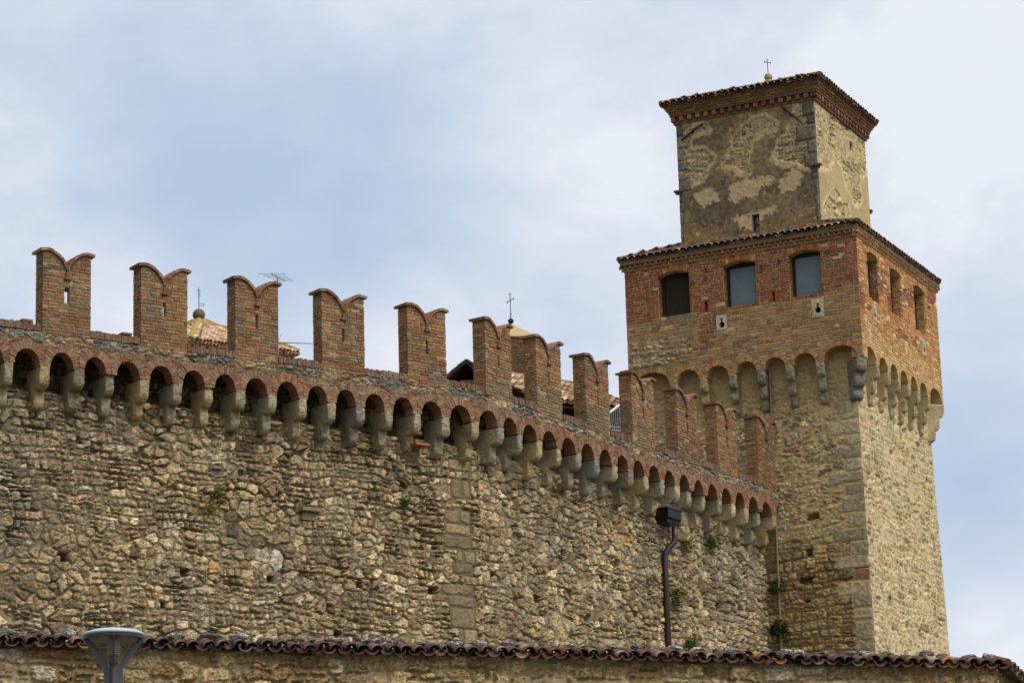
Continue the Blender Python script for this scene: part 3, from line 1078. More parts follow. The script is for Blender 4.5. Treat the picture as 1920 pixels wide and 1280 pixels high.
cen = T0 + DL * W / 2 + DR * W / 2
tower = thing('castle_tower', (float(cen[0]), float(cen[1]), 5.6), 'tall square stone and brick castle tower with arcaded gallery and plastered upper turret', 'tower')
INS = .36
ZB, ZG = 20.05, 23.50      # bottom of gallery springers, top of gallery masonry


def batter(Z): return .016 * np.clip(20.0 - Z, 0, 20)


# shaft faces
for side in 'LR':
    u0, u1 = INS, W - INS
    us = np.arange(u0 - .26, u1 + .28, .0245)
    zs = np.r_[np.arange(5.5, 11.5, .15), np.arange(11.5, 20.6, .0245)]
    U, Z = np.meshgrid(us, zs)
    bt = batter(Z)
    U = np.clip(U, u0 - bt, u1 + bt)
    if side == 'L':
        H, C, m = stonework(U, Z, 701, .34, .165, P_TOW, (158, 138, 98), hgt=.016, joint=.30, drop=.25, jit=.65, p=3.4, warp=.22, smear=.30, deepj=.5, course=(.13, .29, .16, .44, .05, .3), hyb=.40, dim=1.08, sat=.95)
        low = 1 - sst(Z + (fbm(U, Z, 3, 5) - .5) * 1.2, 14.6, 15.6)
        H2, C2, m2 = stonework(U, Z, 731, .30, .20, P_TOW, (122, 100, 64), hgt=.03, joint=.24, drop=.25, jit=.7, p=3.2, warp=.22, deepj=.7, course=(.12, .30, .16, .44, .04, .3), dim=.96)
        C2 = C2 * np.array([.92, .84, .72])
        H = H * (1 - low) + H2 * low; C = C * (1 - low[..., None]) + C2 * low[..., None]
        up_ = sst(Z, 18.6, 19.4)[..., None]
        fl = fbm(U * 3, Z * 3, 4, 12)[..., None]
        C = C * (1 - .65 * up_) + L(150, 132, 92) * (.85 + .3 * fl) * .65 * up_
    else:
        H, C, m = stonework(U, Z, 761, .34, .18, P_TOWR, (172, 155, 118), hgt=.020, joint=.30, drop=.2, jit=.75, p=2.8, warp=.3, smear=.40, deepj=.6, course=(.13, .26, .14, .40, .05, .3), hyb=.48, dim=1.10, sat=.92)
    # big quoins at the near corner
    rq = random.Random(31 if side == 'L' else 32)
    z = 11.6; k = 0
    while z < 19.0 and side == 'L':
        hh = rq.uniform(.3, .5)
        ln = rq.choice((.45, .85, .6, .95)) if k % 2 else rq.uniform(.35, .5)
        edge = u0 - batter(Z)
        du = ln + u0 - U; dzz = np.minimum(Z - z, z + hh - Z)
        wob = (fbm(U * 5, Z * 5, 4, 91) - .5) * .12
        dd = np.minimum(du, dzz) + wob
        ins = (du > 0) & (dzz > 0)
        mk = sst(dd, .01, .04)
        col = L(*rq.choice([(148, 136, 110), (138, 128, 104), (156, 143, 114), (130, 120, 100), (160, 145, 112)]))
        if 13.6 < z < 14.1: col = L(132, 96, 76)
        fn = fbm(U * 14, Z * 14, 4, 94)
        H = np.where(ins, mk * .018 + (fn - .5) * .03 * mk, H)
        C = np.where(ins[..., None], col * (.45 + 1.1 * fn)[..., None] * mk[..., None] + L(150, 134, 98) * (.8 + .4 * fn)[..., None] * (1 - mk[..., None]), C)
        z += hh + .015; k += 1
    holes = [(1.83, 15.78, .17, .09), (2.01, 14.80, .10, .10), (2.10, 14.02, .2, .09), (2.09, 13.43, .1, .05)] if side == 'L' else [(1.82, 13.46, .12, .14), (4.2, 12.9, .1, .1), (1.2, 17.5, .06, .08)]
    for hu, hz, hw_, hh in holes:
        w_ = (fbm(U * 7, Z * 7, 2, 97) - .5) * .08
        ins = (np.abs(U - hu) + w_ < hw_) & (np.abs(Z - hz) + w_ < hh)
        H = np.where(ins, -.16, H); C = np.where(ins[..., None], C * .55, C)
    nearc = np.minimum(U - (u0 - bt), (u1 + bt) - U)
    H = H * sst(nearc, -.01, .05) + batter(Z)
    mv = facev(side, INS)
    Umap = U

    def mm(Uq, Zq, D, Umap=Umap, mv=mv):
        return mv(Umap, Zq, D)
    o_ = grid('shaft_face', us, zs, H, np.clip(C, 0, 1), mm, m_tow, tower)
mb = MB()
e = INS + .18
for (a, b, c, d) in ((e, W - INS, e, W - INS),):
    P = [tmapv(np.array(x), np.array(y), np.array(0.)) for x, y in ((a, c), (b, c), (b, d), (a, d))]
    mb.box8([(p[0], p[1], 5.2) for p in P] + [(p[0], p[1], 20.7) for p in P], L(160, 144, 104))
mb.build('shaft_core', m_tow, tower)

# gallery
corb_L = [1.28, 2.18, 3.04, 3.90, 4.79, 5.70]
corb_R = [1.25, 2.20, 3.07, 3.95, 4.80, 5.72]
WIN = {'L': [(1.07, 2.03), (3.03, 4.02), (5.07, 6.04)], 'R': [(.86, 1.84), (2.80, 3.78), (4.92, 5.95)]}
SILLZ = {'L': 22.0, 'R': 21.92}
WRISE, WSPR = .09, 23.23
THK = .45


def gbottom(side):
    cs = [-.02] + (corb_L if side == 'L' else corb_R) + [W + .02]
    arcs = []
    for i in range(len(cs) - 1):
        lo, hi = cs[i] + .11, cs[i + 1] - .11
        if i == 0: lo = cs[0] + .17
        if i == len(cs) - 2: hi = cs[-1] - .17
        rise = .38 if i in (0, len(cs) - 2) else .31
        arcs.append((lo, hi, ZB, rise))

    def f(u):
        for lo, hi, zb, rs in arcs:
            if lo < u < hi:
                t = (u - (lo + hi) / 2) / ((hi - lo) / 2)
                return zb + rs * math.sqrt(max(0, 1 - t * t))
        return ZB
    return f, arcs


SPECS = {'L': [(4.58, 22.12, .30, .32), (2.53, 22.11, .30, .32), (4.13, 21.58, .34, .46), (1.23, 21.59, .38, .56)],
         'R': [(2.27, 22.12, .30, .36), (4.30, 22.12, .30, .36), (1.24, 21.54, .36, .5), (5.56, 21.50, .36, .5)]}
P_STN = [(1, (128, 118, 96)), (3, (152, 126, 88)), (3, (160, 128, 86))]
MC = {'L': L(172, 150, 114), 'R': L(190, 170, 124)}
for side in 'LR':
    mp = face(side)
    gb, arcs = gbottom(side)
    wins = WIN[side]
    r = random.Random(88 if side == 'L' else 89)

    def wtop(u):
        for a, b in wins:
            if a <= u <= b:
                t = (u - (a + b) / 2) / ((b - a) / 2)
                return WSPR + WRISE * (1 - t * t)
        return WSPR
    ms = .012
    st = 0 if side == 'L' else THK
    holes_ = [(a_, b_, lambda u: SILLZ[side], wtop) for a_, b_ in wins]
    for k_, (u_, z_, w_, h_) in enumerate(SPECS[side]):
        if k_ < 2: holes_.append((u_ - .045, u_ + .045, (lambda u, z0=z_ - h_ / 2: z0), (lambda u, z1=z_ + h_ / 2: z1)))
        else: holes_.append((u_ - .10, u_ + .10, (lambda u, z0=z_ - .17: z0), (lambda u, z1=z_ + .16: z1)))
    brk = sorted(set([st, W] + [x for h_ in holes_ for x in h_[:2]]))
    wall_c = MC[side]
    core = MB()
    for i in range(len(brk) - 1):
        a, b = brk[i], brk[i + 1]
        if b - a < 1e-5 or b <= THK and side == 'R': continue
        n = max(2, int((b - a) / .045))
        us_ = list(np.linspace(a, b, n + 1))
        if side == 'L' and i == 0: us_[0] = ms
        mid = (a + b) / 2
        hs_ = sorted([h_ for h_ in holes_ if h_[0] < mid < h_[1]], key=lambda h_: h_[2](mid))
        lo_f = lambda u: gb(u)
        for h_ in hs_:
            strip(core, mp, us_, lo_f, h_[2], -ms, -THK, wall_c)
            lo_f = h_[3]
        strip(core, mp, us_, lo_f, lambda u: ZG + .35, -ms, -THK, wall_c)
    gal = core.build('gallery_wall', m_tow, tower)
    bk = MB()

    def ops(z):
        o_ = []
        if z > SILLZ[side]:
            for a, b in wins:
                hw = (b - a) / 2; c = (a + b) / 2
                if z < WSPR: o_.append((a, b))
                elif z < WSPR + WRISE + .15:
                    zz = z - .15
                    if zz < WSPR: o_.append((a - .02, b + .02))
                    else:
                        t = math.sqrt(max(0, 1 - (zz - WSPR) / WRISE)); o_.append((c - hw * t, c + hw * t))
        for lo, hi, zb, rs in arcs:
            hw = (hi - lo) / 2 + .13; c = (lo + hi) / 2; rr = rs + .13
            if z < zb + rr:
                t = math.sqrt(max(0, 1 - ((z - zb) / rr) ** 2)) if z > zb else 1
                o_.append((c - hw * t, c + hw * t))
        for u_, z0_, w_, h_ in SPEC[side]:
            if z0_ - h_ / 2 < z < z0_ + h_ / 2: o_.append((u_ - w_ / 2, u_ + w_ / 2))
        o_.sort(); res = []
        for a, b in o_:
            if res and a <= res[-1][1]: res[-1] = (res[-1][0], max(res[-1][1], b))
            else: res.append((a, b))
        return res
    SPEC = SPECS

    def pf(u, z):
        q = float(fbm(np.array(u * 1.1 + 3), np.array(z * 1.5), 3, 61)) - .5
        if side == 'L':
            if z + q * .7 > 22.02 or (4.75 > u + q * .5 > 4.35 and z > 20.9): return P_RED
            if u > 4.9 + q and z < 21.35 + q: return P_STN
            if 22.02 > z > 21.75 and 5 < u < 6.2: return [(3, (118, 110, 88)), (2, (136, 116, 84))]
            return P_TAN
        if z + q * 1.4 > 22.9: return P_TANR if q > 0 else P_RED
        if z + q * 1.2 < 21.1: return [(3, (192, 168, 116)), (3, (178, 146, 96)), (2, (176, 122, 76))]
        return P_TANR if q > -.08 else P_RED
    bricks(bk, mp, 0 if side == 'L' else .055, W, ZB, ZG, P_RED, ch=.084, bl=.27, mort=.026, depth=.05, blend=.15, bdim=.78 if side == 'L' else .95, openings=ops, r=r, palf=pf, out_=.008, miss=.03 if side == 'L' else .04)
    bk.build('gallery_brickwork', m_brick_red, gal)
    if side == 'L':     # patch of field stones in the lower left of the gallery wall
        us_p = np.arange(4.7, W - .01, .0245); zs_p = np.arange(20.5, 21.7, .0245)
        Up, Zp = np.meshgrid(us_p, zs_p)
        Hq, Cq, mq_ = stonework(Up, Zp, 881, .36, .20, [(3, (140, 134, 118)), (3, (160, 142, 106)), (2, (128, 120, 104)), (2, (150, 118, 84)), (1, (168, 152, 118))], (164, 142, 102), hgt=.02, joint=.3, smear=.3, course=(.12, .24, .2, .42, .04, .2), dim=.9)
        kk_ = (Up + (fbm(Up * 3, Zp * 3, 3, 882) - .5) * 1.0 > 5.1) & (Zp + (fbm(Up * 2.5, Zp * 3, 3, 883) - .5) * .6 < 21.3) & (Zp > 20.60 + np.array([[max(0, gb(float(u_)) + .16 - 20.60) for u_ in us_p]]) + 0 * Zp)
        grid('field_stones', us_p, zs_p, Hq + .008, np.clip(Cq, 0, 1), facev('L'), m_tow, gal, keep=kk_)
    # window jambs in brick and segmental arches
    for a, b in wins:
        wb = MB()
        for ua, sg in ((a, 1), (b, -1)):
            mj = (lambda x, z, d, ua=ua, sg=sg: mp(ua + sg * d, z, -x))
            bricks(wb, mj, .05, THK + .02, SILLZ[side], WSPR + .02, P_RED, ch=.077, bl=.22, mort=.016, depth=-.001, out_=.02, r=r, palf=lambda x, z: pf(ua, 22.6))
        cu = (a + b) / 2; hw = (b - a) / 2
        Rr = (hw * hw + WRISE * WRISE) / (2 * WRISE)
        an = math.asin(hw / Rr)
        voussoirs(wb, mp, cu, WSPR + WRISE - Rr, Rr, Rr, .145, math.pi / 2 - an * 1.02, math.pi / 2 + an * 1.02, 15, [(3, (168, 116, 72)), (2, (152, 92, 56)), (1, (182, 146, 104))] if side == 'L' else P_TANR, depth=.3, out_=.012)
        wo = wb.build('window', m_brick_red, tower)
        fr = MB()
        # dark frame and pane, deep in the reveal
        dd = -.30
        for x0, x1, z0_, z1_ in ((a + .02, a + .09, SILLZ[side], WSPR), (b - .09, b - .02, SILLZ[side], WSPR), (a + .09, b - .09, WSPR - .04, WSPR + WRISE), (a + .09, b - .09, SILLZ[side], SILLZ[side] + .05)):
            fr.box(mp, x0, x1, z0_, z1_, dd + .03, dd - .03, lin(40, 30, 26))
        fr.build('window_frame', m_wood, wo)
        pn = MB()
        pn.box(mp, a + .05, b - .05, SILLZ[side] + .03, WSPR + .05, dd, dd - .012, (1, 1, 1))
        pn.build('pane', m_pane_dark if (side == 'R' or a > 5) else m_pane, wo)
        sb = MB()
        for k in range(16):     # bird spikes on the sill
            x = a + .08 + (b - a - .16) * k / 15
            p0 = mp(x, SILLZ[side], -.1); p1 = mp(x + rnd.uniform(-.02, .02), SILLZ[side] + .11, -.08)
            sb.tube([p0, p1], .0035, n=4)
        sb.build('bird_spikes', m_iron, wo)
    # slits framed in red brick, and stone keyhole loops
    for k, (u_, z_, w_, h_) in enumerate(SPEC[side]):
        sb = MB()
        if k < 2:
            c = lin(134, 66, 46) if side == 'L' else lin(178, 116, 72)
            sb.box(mp, u_ - w_ / 2 + .01, u_ - .045, z_ - h_ / 2, z_ + h_ / 2, .004, -.2, c)
            sb.box(mp, u_ + .045, u_ + w_ / 2 - .01, z_ - h_ / 2, z_ + h_ / 2, .004, -.2, c)
            sb.box(mp, u_ - .045, u_ + .045, z_ - h_ / 2, z_ + h_ / 2, -.25, -.3, lin(30, 24, 20))
            sb.build('arrow_slit', m_brick_red, tower)
        else:
            # slab with a keyhole: slot above a round hole, real opening in front of a dark backing
            n_ = 17; rr = .088; cz = z_ - .06; hw = w_ / 2 - .01; hh = h_ / 2 - .01
            inner = []; outer = []
            sl_ = .03
            angs = np.linspace(math.pi / 2 + .36, math.pi / 2 + 2 * math.pi - .36, n_)
            inner = [(u_ - sl_, cz + .20)] + [(u_ + rr * math.cos(t), cz + rr * math.sin(t)) for t in angs] + [(u_ + sl_, cz + .20)]
            for (x, y) in inner:
                dx, dy = x - u_, y - z_
                k_ = min(hw / max(abs(dx), 1e-6), hh / max(abs(dy), 1e-6))
                outer.append((u_ + dx * k_, z_ + dy * k_))
            inner = [inner[0]] + inner + [inner[-1]]
            outer = [(u_ - hw, z_ + hh)] + outer + [(u_ + hw, z_ + hh)]
            outer[1] = (u_ - sl_, z_ + hh); outer[0] = (u_ - hw, z_ + hh); outer[-2] = (u_ + sl_, z_ + hh); outer[-1] = (u_ + hw, z_ + hh)
            inner = inner[1:2] + inner[0:1] + inner[2:-2] + inner[-1:] + inner[-2:-1]
            outer = outer[1:2] + outer[0:1] + outer[2:-2] + outer[-1:] + outer[-2:-1]
            ib = min(range(len(inner)), key=lambda q: abs(outer[q][0] - (u_ - hw)) + abs(outer[q][1] - (z_ - hh))); outer[ib] = (u_ - hw, z_ - hh)
            ib = min(range(len(inner)), key=lambda q: abs(outer[q][0] - (u_ + hw)) + abs(outer[q][1] - (z_ - hh))); outer[ib] = (u_ + hw, z_ - hh)
            nn = len(inner)
            vs = [mp(x, y, .012) for x, y in inner] + [mp(x, y, .008) for x, y in outer] + [mp(x, y, -.1) for x, y in inner]
            fs = [(i, (i + 1) % nn, nn + (i + 1) % nn, nn + i) for i in range(nn)] + [(i, 2 * nn + i, 2 * nn + (i + 1) % nn, (i + 1) % nn) for i in range(nn)]
            cs_ = [jitc(lin(168, 160, 136), .12) for _ in vs]
            sb.add(vs, fs, cs_)
            sb.box(mp, u_ - .1, u_ + .1, cz - .11, cz + .21, -.25, -.3, lin(24, 20, 18))
            sb.build('keyhole_loop', m_corbel, tower)
    # arches of the machicolation
    for lo, hi, zb, rs in arcs:
        ab = MB()
        nb = 15 if hi - lo < .9 else 21
        voussoirs(ab, mp, (lo + hi) / 2, zb, (hi - lo) / 2, rs, .13, 0, math.pi, nb, [(3, (172, 128, 86)), (3, (160, 112, 74)), (2, (176, 150, 106))] if side == 'L' else [(3, (192, 160, 106)), (2, (180, 136, 86)), (1, (196, 176, 126))], depth=.34, out_=.01, clip=(hi - lo) / 2 + .10, r=r)
        ab.build('arch', m_brick_red, tower)
    for k, u in enumerate(corb_L if side == 'L' else corb_R):
        prof = stepprof(ZB, [(.015, ZB - .42), (-.12, ZB - .82), (-.24, ZB - 1.18)], -.55)
        col = L(*r.choice([(146, 136, 108), (126, 120, 106), (160, 142, 104), (136, 128, 104)])) if side == 'L' else L(*r.choice([(176, 160, 118), (166, 150, 112), (156, 144, 112)]))
        corbel('corbel', mp, u, .22, prof[::-1], col, m_corbel, tower, 900 + k + (50 if side == 'R' else 0))
# corner corbels, set diagonally
for (cs_, cr_, a) in ((0, 0, 0), (0, W, 1), (W, 0, 2)):
    ds_, dr_ = (-1, -1) if a == 0 else ((-1, 1) if a == 1 else (1, -1))
    o2 = T0 + DL * cs_ + DR * cr_
    outv = (DL * ds_ + DR * dr_) / math.sqrt(2); side_ = np.array([-outv[1], outv[0]])
    mpc = lambda u, z, d, o2=o2, outv=outv, side_=side_: (o2[0] + side_[0] * u + outv[0] * d, o2[1] + side_[1] * u + outv[1] * d, z)
    prof = stepprof(ZB, [(-.06, ZB - .42), (-.22, ZB - .82), (-.38, ZB - 1.18)], -.9)
    corbel('corner_corbel', mpc, 0, .34, prof[::-1], L(122, 116, 106) if a == 0 else L(168, 152, 114), m_corbel, tower, 990 + a, ins=.06)
# far walls, floor and roof void of the gallery
mb = MB()
for a, b, c, d in ((W - .4, W, THK, W - .4), (THK, W, W - .4, W)):
    P = [tmapv(np.array(x), np.array(y), np.array(0.)) for x, y in ((a, c), (b, c), (b, d), (a, d))]
    mb.box8([(p[0], p[1], 20.1) for p in P] + [(p[0], p[1], ZG + .33) for p in P], L(150, 100, 66))
P = [tmapv(np.array(x), np.array(y), np.array(0.)) for x, y in ((.3, .3), (W - .1, .3), (W - .1, W - .1), (.3, W - .1))]
mb.box8([(p[0], p[1], 20.72) for p in P] + [(p[0], p[1], 20.85) for p in P], L(120, 100, 76))
mb.build('gallery_back', m_brick_red, tower)


def square_ring(mb, lo, hi, z0, z1, out0, out1, col, seg=1):
    """a moulding round a square plan lo..hi: bottom projects out0, top out1"""
    def c4(o):
        return [(lo - o, lo - o), (hi + o, lo - o), (hi + o, hi + o), (lo - o, hi + o)]
    A = [tmapv(np.array(float(x)), np.array(float(y)), np.array(z0)) for x, y in c4(out0)]
    B = [tmapv(np.array(float(x)), np.array(float(y)), np.array(z1)) for x, y in c4(out1)]
    A2 = [tmapv(np.array(float(x)), np.array(float(y)), np.array(z0)) for x, y in c4(-.2)]
    B2 = [tmapv(np.array(float(x)), np.array(float(y)), np.array(z1)) for x, y in c4(-.2)]
    vs = A + B + A2 + B2
    fs = []
    for i in range(4):
        j = (i + 1) % 4
        fs += [(i, j, 4 + j, 4 + i), (8 + i, 8 + j, j, i), (4 + i, 4 + j, 12 + j, 12 + i)]
    mb.add(vs, fs, col)


def sawtooth(mb, side, lo, hi, inset, z0, z1, out_, pitch, pal, r, diag=True, wd=.12):
    mp = face(side, inset)
    u = lo
    while u < hi:
        c = jitc(pickc(pal, r), .2, r)
        if diag:
            h = pitch / 2
            tri = [(u, -.05), (u + h, out_), (u + pitch, -.05)]
            vs = [mp(a, z0, d) for a, d in tri] + [mp(a, z1, d) for a, d in tri]
            mb.add(vs, [(0, 1, 4, 3), (1, 2, 5, 4), (0, 2, 1), (3, 4, 5)], c)
        else:
            mb.box(mp, u, u + wd, z0, z1, out_, -.05, c)
        u += pitch


# lower cornice
mb = MB(); r = random.Random(5)
lowP = [(3, (150, 112, 80)), (2, (160, 136, 98)), (2, (128, 92, 68))]
square_ring(mb, 0, W, 23.50, 23.525, .02, .02, L(150, 120, 84))
for side in 'LR':
    sawtooth(mb, side, -.02, W + .02, 0, 23.525, 23.595, .065, .16, lowP, r)
    sawtooth(mb, side, -.10, W + .10, 0, 23.615, 23.685, .105, .16, lowP, r)
square_ring(mb, 0, W, 23.595, 23.615, .07, .07, L(140, 104, 74))
square_ring(mb, 0, W, 23.685, 23.72, .10, .10, L(120, 92, 68))
square_ring(mb, 0, W, 23.72, 23.81, .09, .11, L(122, 106, 80))
mb.build('cornice', m_brick_red, tower)


def tiled_slope(mb, p0, eu, wv, width, run_v, n_rows_len, pal, pitch=.2, expo=.30, r=rnd, clipL=0.0, clipR=0.0, eave_pans=True, rad=.095, seg=6, wob=0.0):
    """p0 eave corner; eu unit along the eave; wv unit up the slope; trapezoid narrowing by clipL/clipR (metres over the run)"""
    p0 = Vector(p0); eu = Vector(eu); wv = Vector(wv)
    nn = eu.cross(wv).normalized()
    if nn.z < 0: nn = -nn
    ncol = int(width / pitch); pt = width / ncol
    nrow = max(1, int(math.ceil(run_v / expo)))
    for i in range(ncol):
        for cover in (False, True):
            x = (i + (.5 if not cover else 1.0)) * pt
            if cover and i == ncol - 1: continue
            jx = r.uniform(-.008, .008) * (1 + wob * 60); lft = r.uniform(-.3, 1) * wob
            for k in range(nrow):
                if wob and r.random() < .05: continue
                y = k * expo
                if y > run_v - .05: break
                f = y / run_v
                if x < clipL * f + .02 or x > width - clipR * f - .02: continue
                ln = min(.42, run_v - y + .06)
                c = jitc(pickc(pal, r), .18, r)
                tilt = r.uniform(-.012, .012); off = r.uniform(-.02, .015) if k == 0 else r.uniform(-.012, .012)
                vs = []
                thk = .016
                for yy, rr, lift in ((y - .05 + off, rad, .022), (y + ln, rad * .82, .0)):
                    for rad_ in (rr, rr - thk):
                        for q in range(seg + 1):
                            a = math.pi * q / seg
                            xx = x + jx + math.cos(a) * rad_ + tilt * (yy - y)
                            if cover: zz = .045 + math.sin(a) * rad_ * .85 + lift + lft
                            else: zz = .062 - math.sin(a) * rad_ * .75 + (lift * .6)
                            vs.append(p0 + eu * xx + wv * yy + nn * zz)
                s1 = seg + 1
                fs = []
                for q in range(seg):
                    fs += [(q, q + 1, 2 * s1 + q + 1, 2 * s1 + q), (s1 + q, 3 * s1 + q, 3 * s1 + q + 1, s1 + q + 1), (q, s1 + q, s1 + q + 1, q + 1)]
                fs += [(0, 2 * s1, 3 * s1, s1), (seg, s1 + seg, 3 * s1 + seg, 2 * s1 + seg)]
                mb.add(vs, fs, c)


def ridge(mb, a, b, pal, r=rnd, rad=.12, step=.36):
    a = Vector(a); b = Vector(b); L_ = (b - a).length; t = (b - a).normalized()
    sd = t.cross(Vector((0, 0, 1))).normalized(); n_ = sd.cross(t).normalized()
    k = 0; y = 0
    while y < L_:
        c = jitc(pickc(pal, r), .18, r); vs = []; seg = 6
        for yy, rr in ((y - .03, rad), (min(y + step + .06, L_ + .05), rad * .85)):
            for q in range(seg + 1):
                an = math.pi * q / seg
                vs.append(a + t * yy + sd * math.cos(an) * rr + n_ * (math.sin(an) * rr * .8 + .0))
        fs = [(q, q + 1, seg + 2 + q, seg + 1 + q) for q in range(seg)] + [tuple(range(seg + 1))]
        mb.add(vs, fs, c); y += step


def square_roof(lo, hi, ov, z_e, z_i, lo_i, hi_i, pal, mat, name, parent, r, sides='LR', rows=True):
    """sloping roof round a square plan from the eave up to an inner square (or apex)"""
    mb = MB()
    E = lambda x, y, z: Vector(tmapv(np.array(float(x)), np.array(float(y)), np.array(float(z))))
    e0, e1 = lo - ov, hi + ov
    c4 = [(e0, e0), (e1, e0), (e1, e1), (e0, e1)]
    i4 = [(lo_i, lo_i), (hi_i, lo_i), (hi_i, hi_i), (lo_i, hi_i)]
    vs = [E(*c, z_e) for c in c4] + [E(*c, z_i) for c in i4] + [E(*c, z_e - .03) for c in c4]
    fs = [(i, (i + 1) % 4, 4 + (i + 1) % 4, 4 + i) for i in range(4)] + [(8, 9, 10, 11)] + [(i, (i + 1) % 4, 8 + (i + 1) % 4, 8 + i) for i in range(4)]
    mb.add(vs, fs, lin(*pal[0][1]))
    for i in range(4):
        a, b = E(*c4[i], z_e), E(*c4[(i + 1) % 4], z_e)
        ia, ib = E(*i4[i], z_i), E(*i4[(i + 1) % 4], z_i)
        eu = (b - a).normalized(); mid = (ia + ib) / 2 - (a + b) / 2
        wv = (mid - eu * mid.dot(eu)); run = wv.length; wv.normalize()
        cl = (ia - a).dot(eu); cr_ = (b - ib).dot(eu)
        tiled_slope(mb, a, eu, wv, (b - a).length, run, 0, pal, r=r, clipL=cl, clipR=cr_)
        ridge(mb, a + Vector((0, 0, .08)), ia + Vector((0, 0, .10)), pal, r)
    return mb.build(name, mat, parent)


rt = random.Random(66)
square_roof(0, W, .10, 23.80, 24.43, 1.534, 1.534 + 4.355, P_TILE, m_tile, 'skirt_roof', tower, rt)

# turret walls
TI, TW = 1.534, 4.355
TP = dict(
P1=[(4.48, 26.69), (4.27, 27.01), (4.17, 27.34), (3.98, 27.65), (3.77, 27.86), (3.51, 28.05), (3.21, 28.07), (2.92, 28.0), (2.81, 27.83), (2.65, 27.73), (2.7, 27.57), (2.85, 27.49), (3.09, 27.56), (3.27, 27.5), (3.43, 27.36), (3.54, 27.08), (3.65, 26.86), (3.64, 26.61), (3.53, 26.43), (3.65, 26.35), (3.9, 26.39), (4.14, 26.6)],
P2=[(2.29, 27.74), (2.02, 28.27), (1.43, 28.28), (1.43, 27.1), (1.4, 26.23), (1.85, 26.16), (2.08, 26.35), (2.32, 26.37), (2.71, 26.48), (2.94, 26.69), (2.88, 26.92), (2.67, 27.13), (2.62, 27.26), (2.37, 27.29), (2.4, 27.52)],
P3=[(5.95, 27.73), (5.53, 28.02), (5.37, 28.09), (5.01, 28.12), (4.8, 27.89), (4.83, 27.77), (5.1, 27.89), (5.38, 27.8), (5.5, 27.52), (5.55, 27.43), (5.35, 27.42), (5.05, 27.44), (4.9, 27.27), (4.66, 27.16), (4.65, 26.93), (4.88, 26.83), (4.94, 26.59), (5.1, 26.33), (5.46, 26.29), (5.95, 26.23)])
TLI = dict(
P4=[(5.4, 25.89), (5.32, 26.07), (5.11, 26.13), (4.86, 26.14), (4.67, 25.92), (4.5, 25.81), (4.58, 25.73), (4.83, 25.72), (5.04, 25.59), (5.28, 25.7)],
P5=[(4.3, 25.95), (4.11, 26.16), (3.86, 26.26), (3.51, 26.23), (3.11, 26.26), (2.87, 26.19), (2.83, 26.0), (3.13, 25.9), (3.39, 25.8), (3.49, 25.62), (3.84, 25.63), (4.15, 25.49), (4.28, 25.71)],
P6=[(2.75, 25.69), (2.71, 26.02), (2.48, 26.18), (2.23, 26.28), (1.99, 26.19), (2.06, 25.91), (2.14, 25.69), (2.36, 25.63), (2.66, 25.61)],
P7=[(4.26, 25.17), (3.67, 25.17), (3.37, 25.27), (2.87, 25.3), (2.75, 25.21), (2.93, 25.05), (3.28, 25.01), (3.35, 24.59), (3.7, 24.6), (4.08, 24.85)],
P8=[(2.58, 25.19), (2.44, 25.23), (2.37, 25.1), (2.5, 25.03)], P9=[(5.53, 24.8), (5.17, 24.88), (5.18, 24.69), (5.48, 24.69)],
PA=[(4.3, 27.9), (4.18, 27.98), (4.1, 27.85), (4.22, 27.78)], PB=[(2.5, 25.45), (2.4, 25.5), (2.36, 25.4), (2.44, 25.36)])
RP1 = [(1.4, 28.3), (5.99, 28.4), (5.99, 27.29), (5.2, 26.95), (5.1, 25.98), (4.49, 25.89), (3.73, 26.38), (3.55, 26.79), (2.94, 26.99), (2.79, 27.2), (2.85, 26.78), (2.47, 26.4), (1.4, 26.05)]
RP2 = [(1.4, 24.5), (1.9, 25.2), (2.48, 25.67), (2.89, 25.92), (3.25, 25.79), (3.09, 25.56), (3.87, 25.68), (4.02, 25.39), (3.52, 24.9), (3.0, 24.5)]
P_TURL = [(4, (154, 132, 96)), (3, (126, 116, 98)), (2, (112, 106, 96)), (2, (170, 140, 88)), (2, (176, 164, 130)), (1, (150, 116, 88))]
P_TURR = [(4, (180, 160, 112)), (3, (166, 146, 102)), (2, (148, 124, 86)), (.7, (160, 116, 84)), (2, (190, 172, 126))]
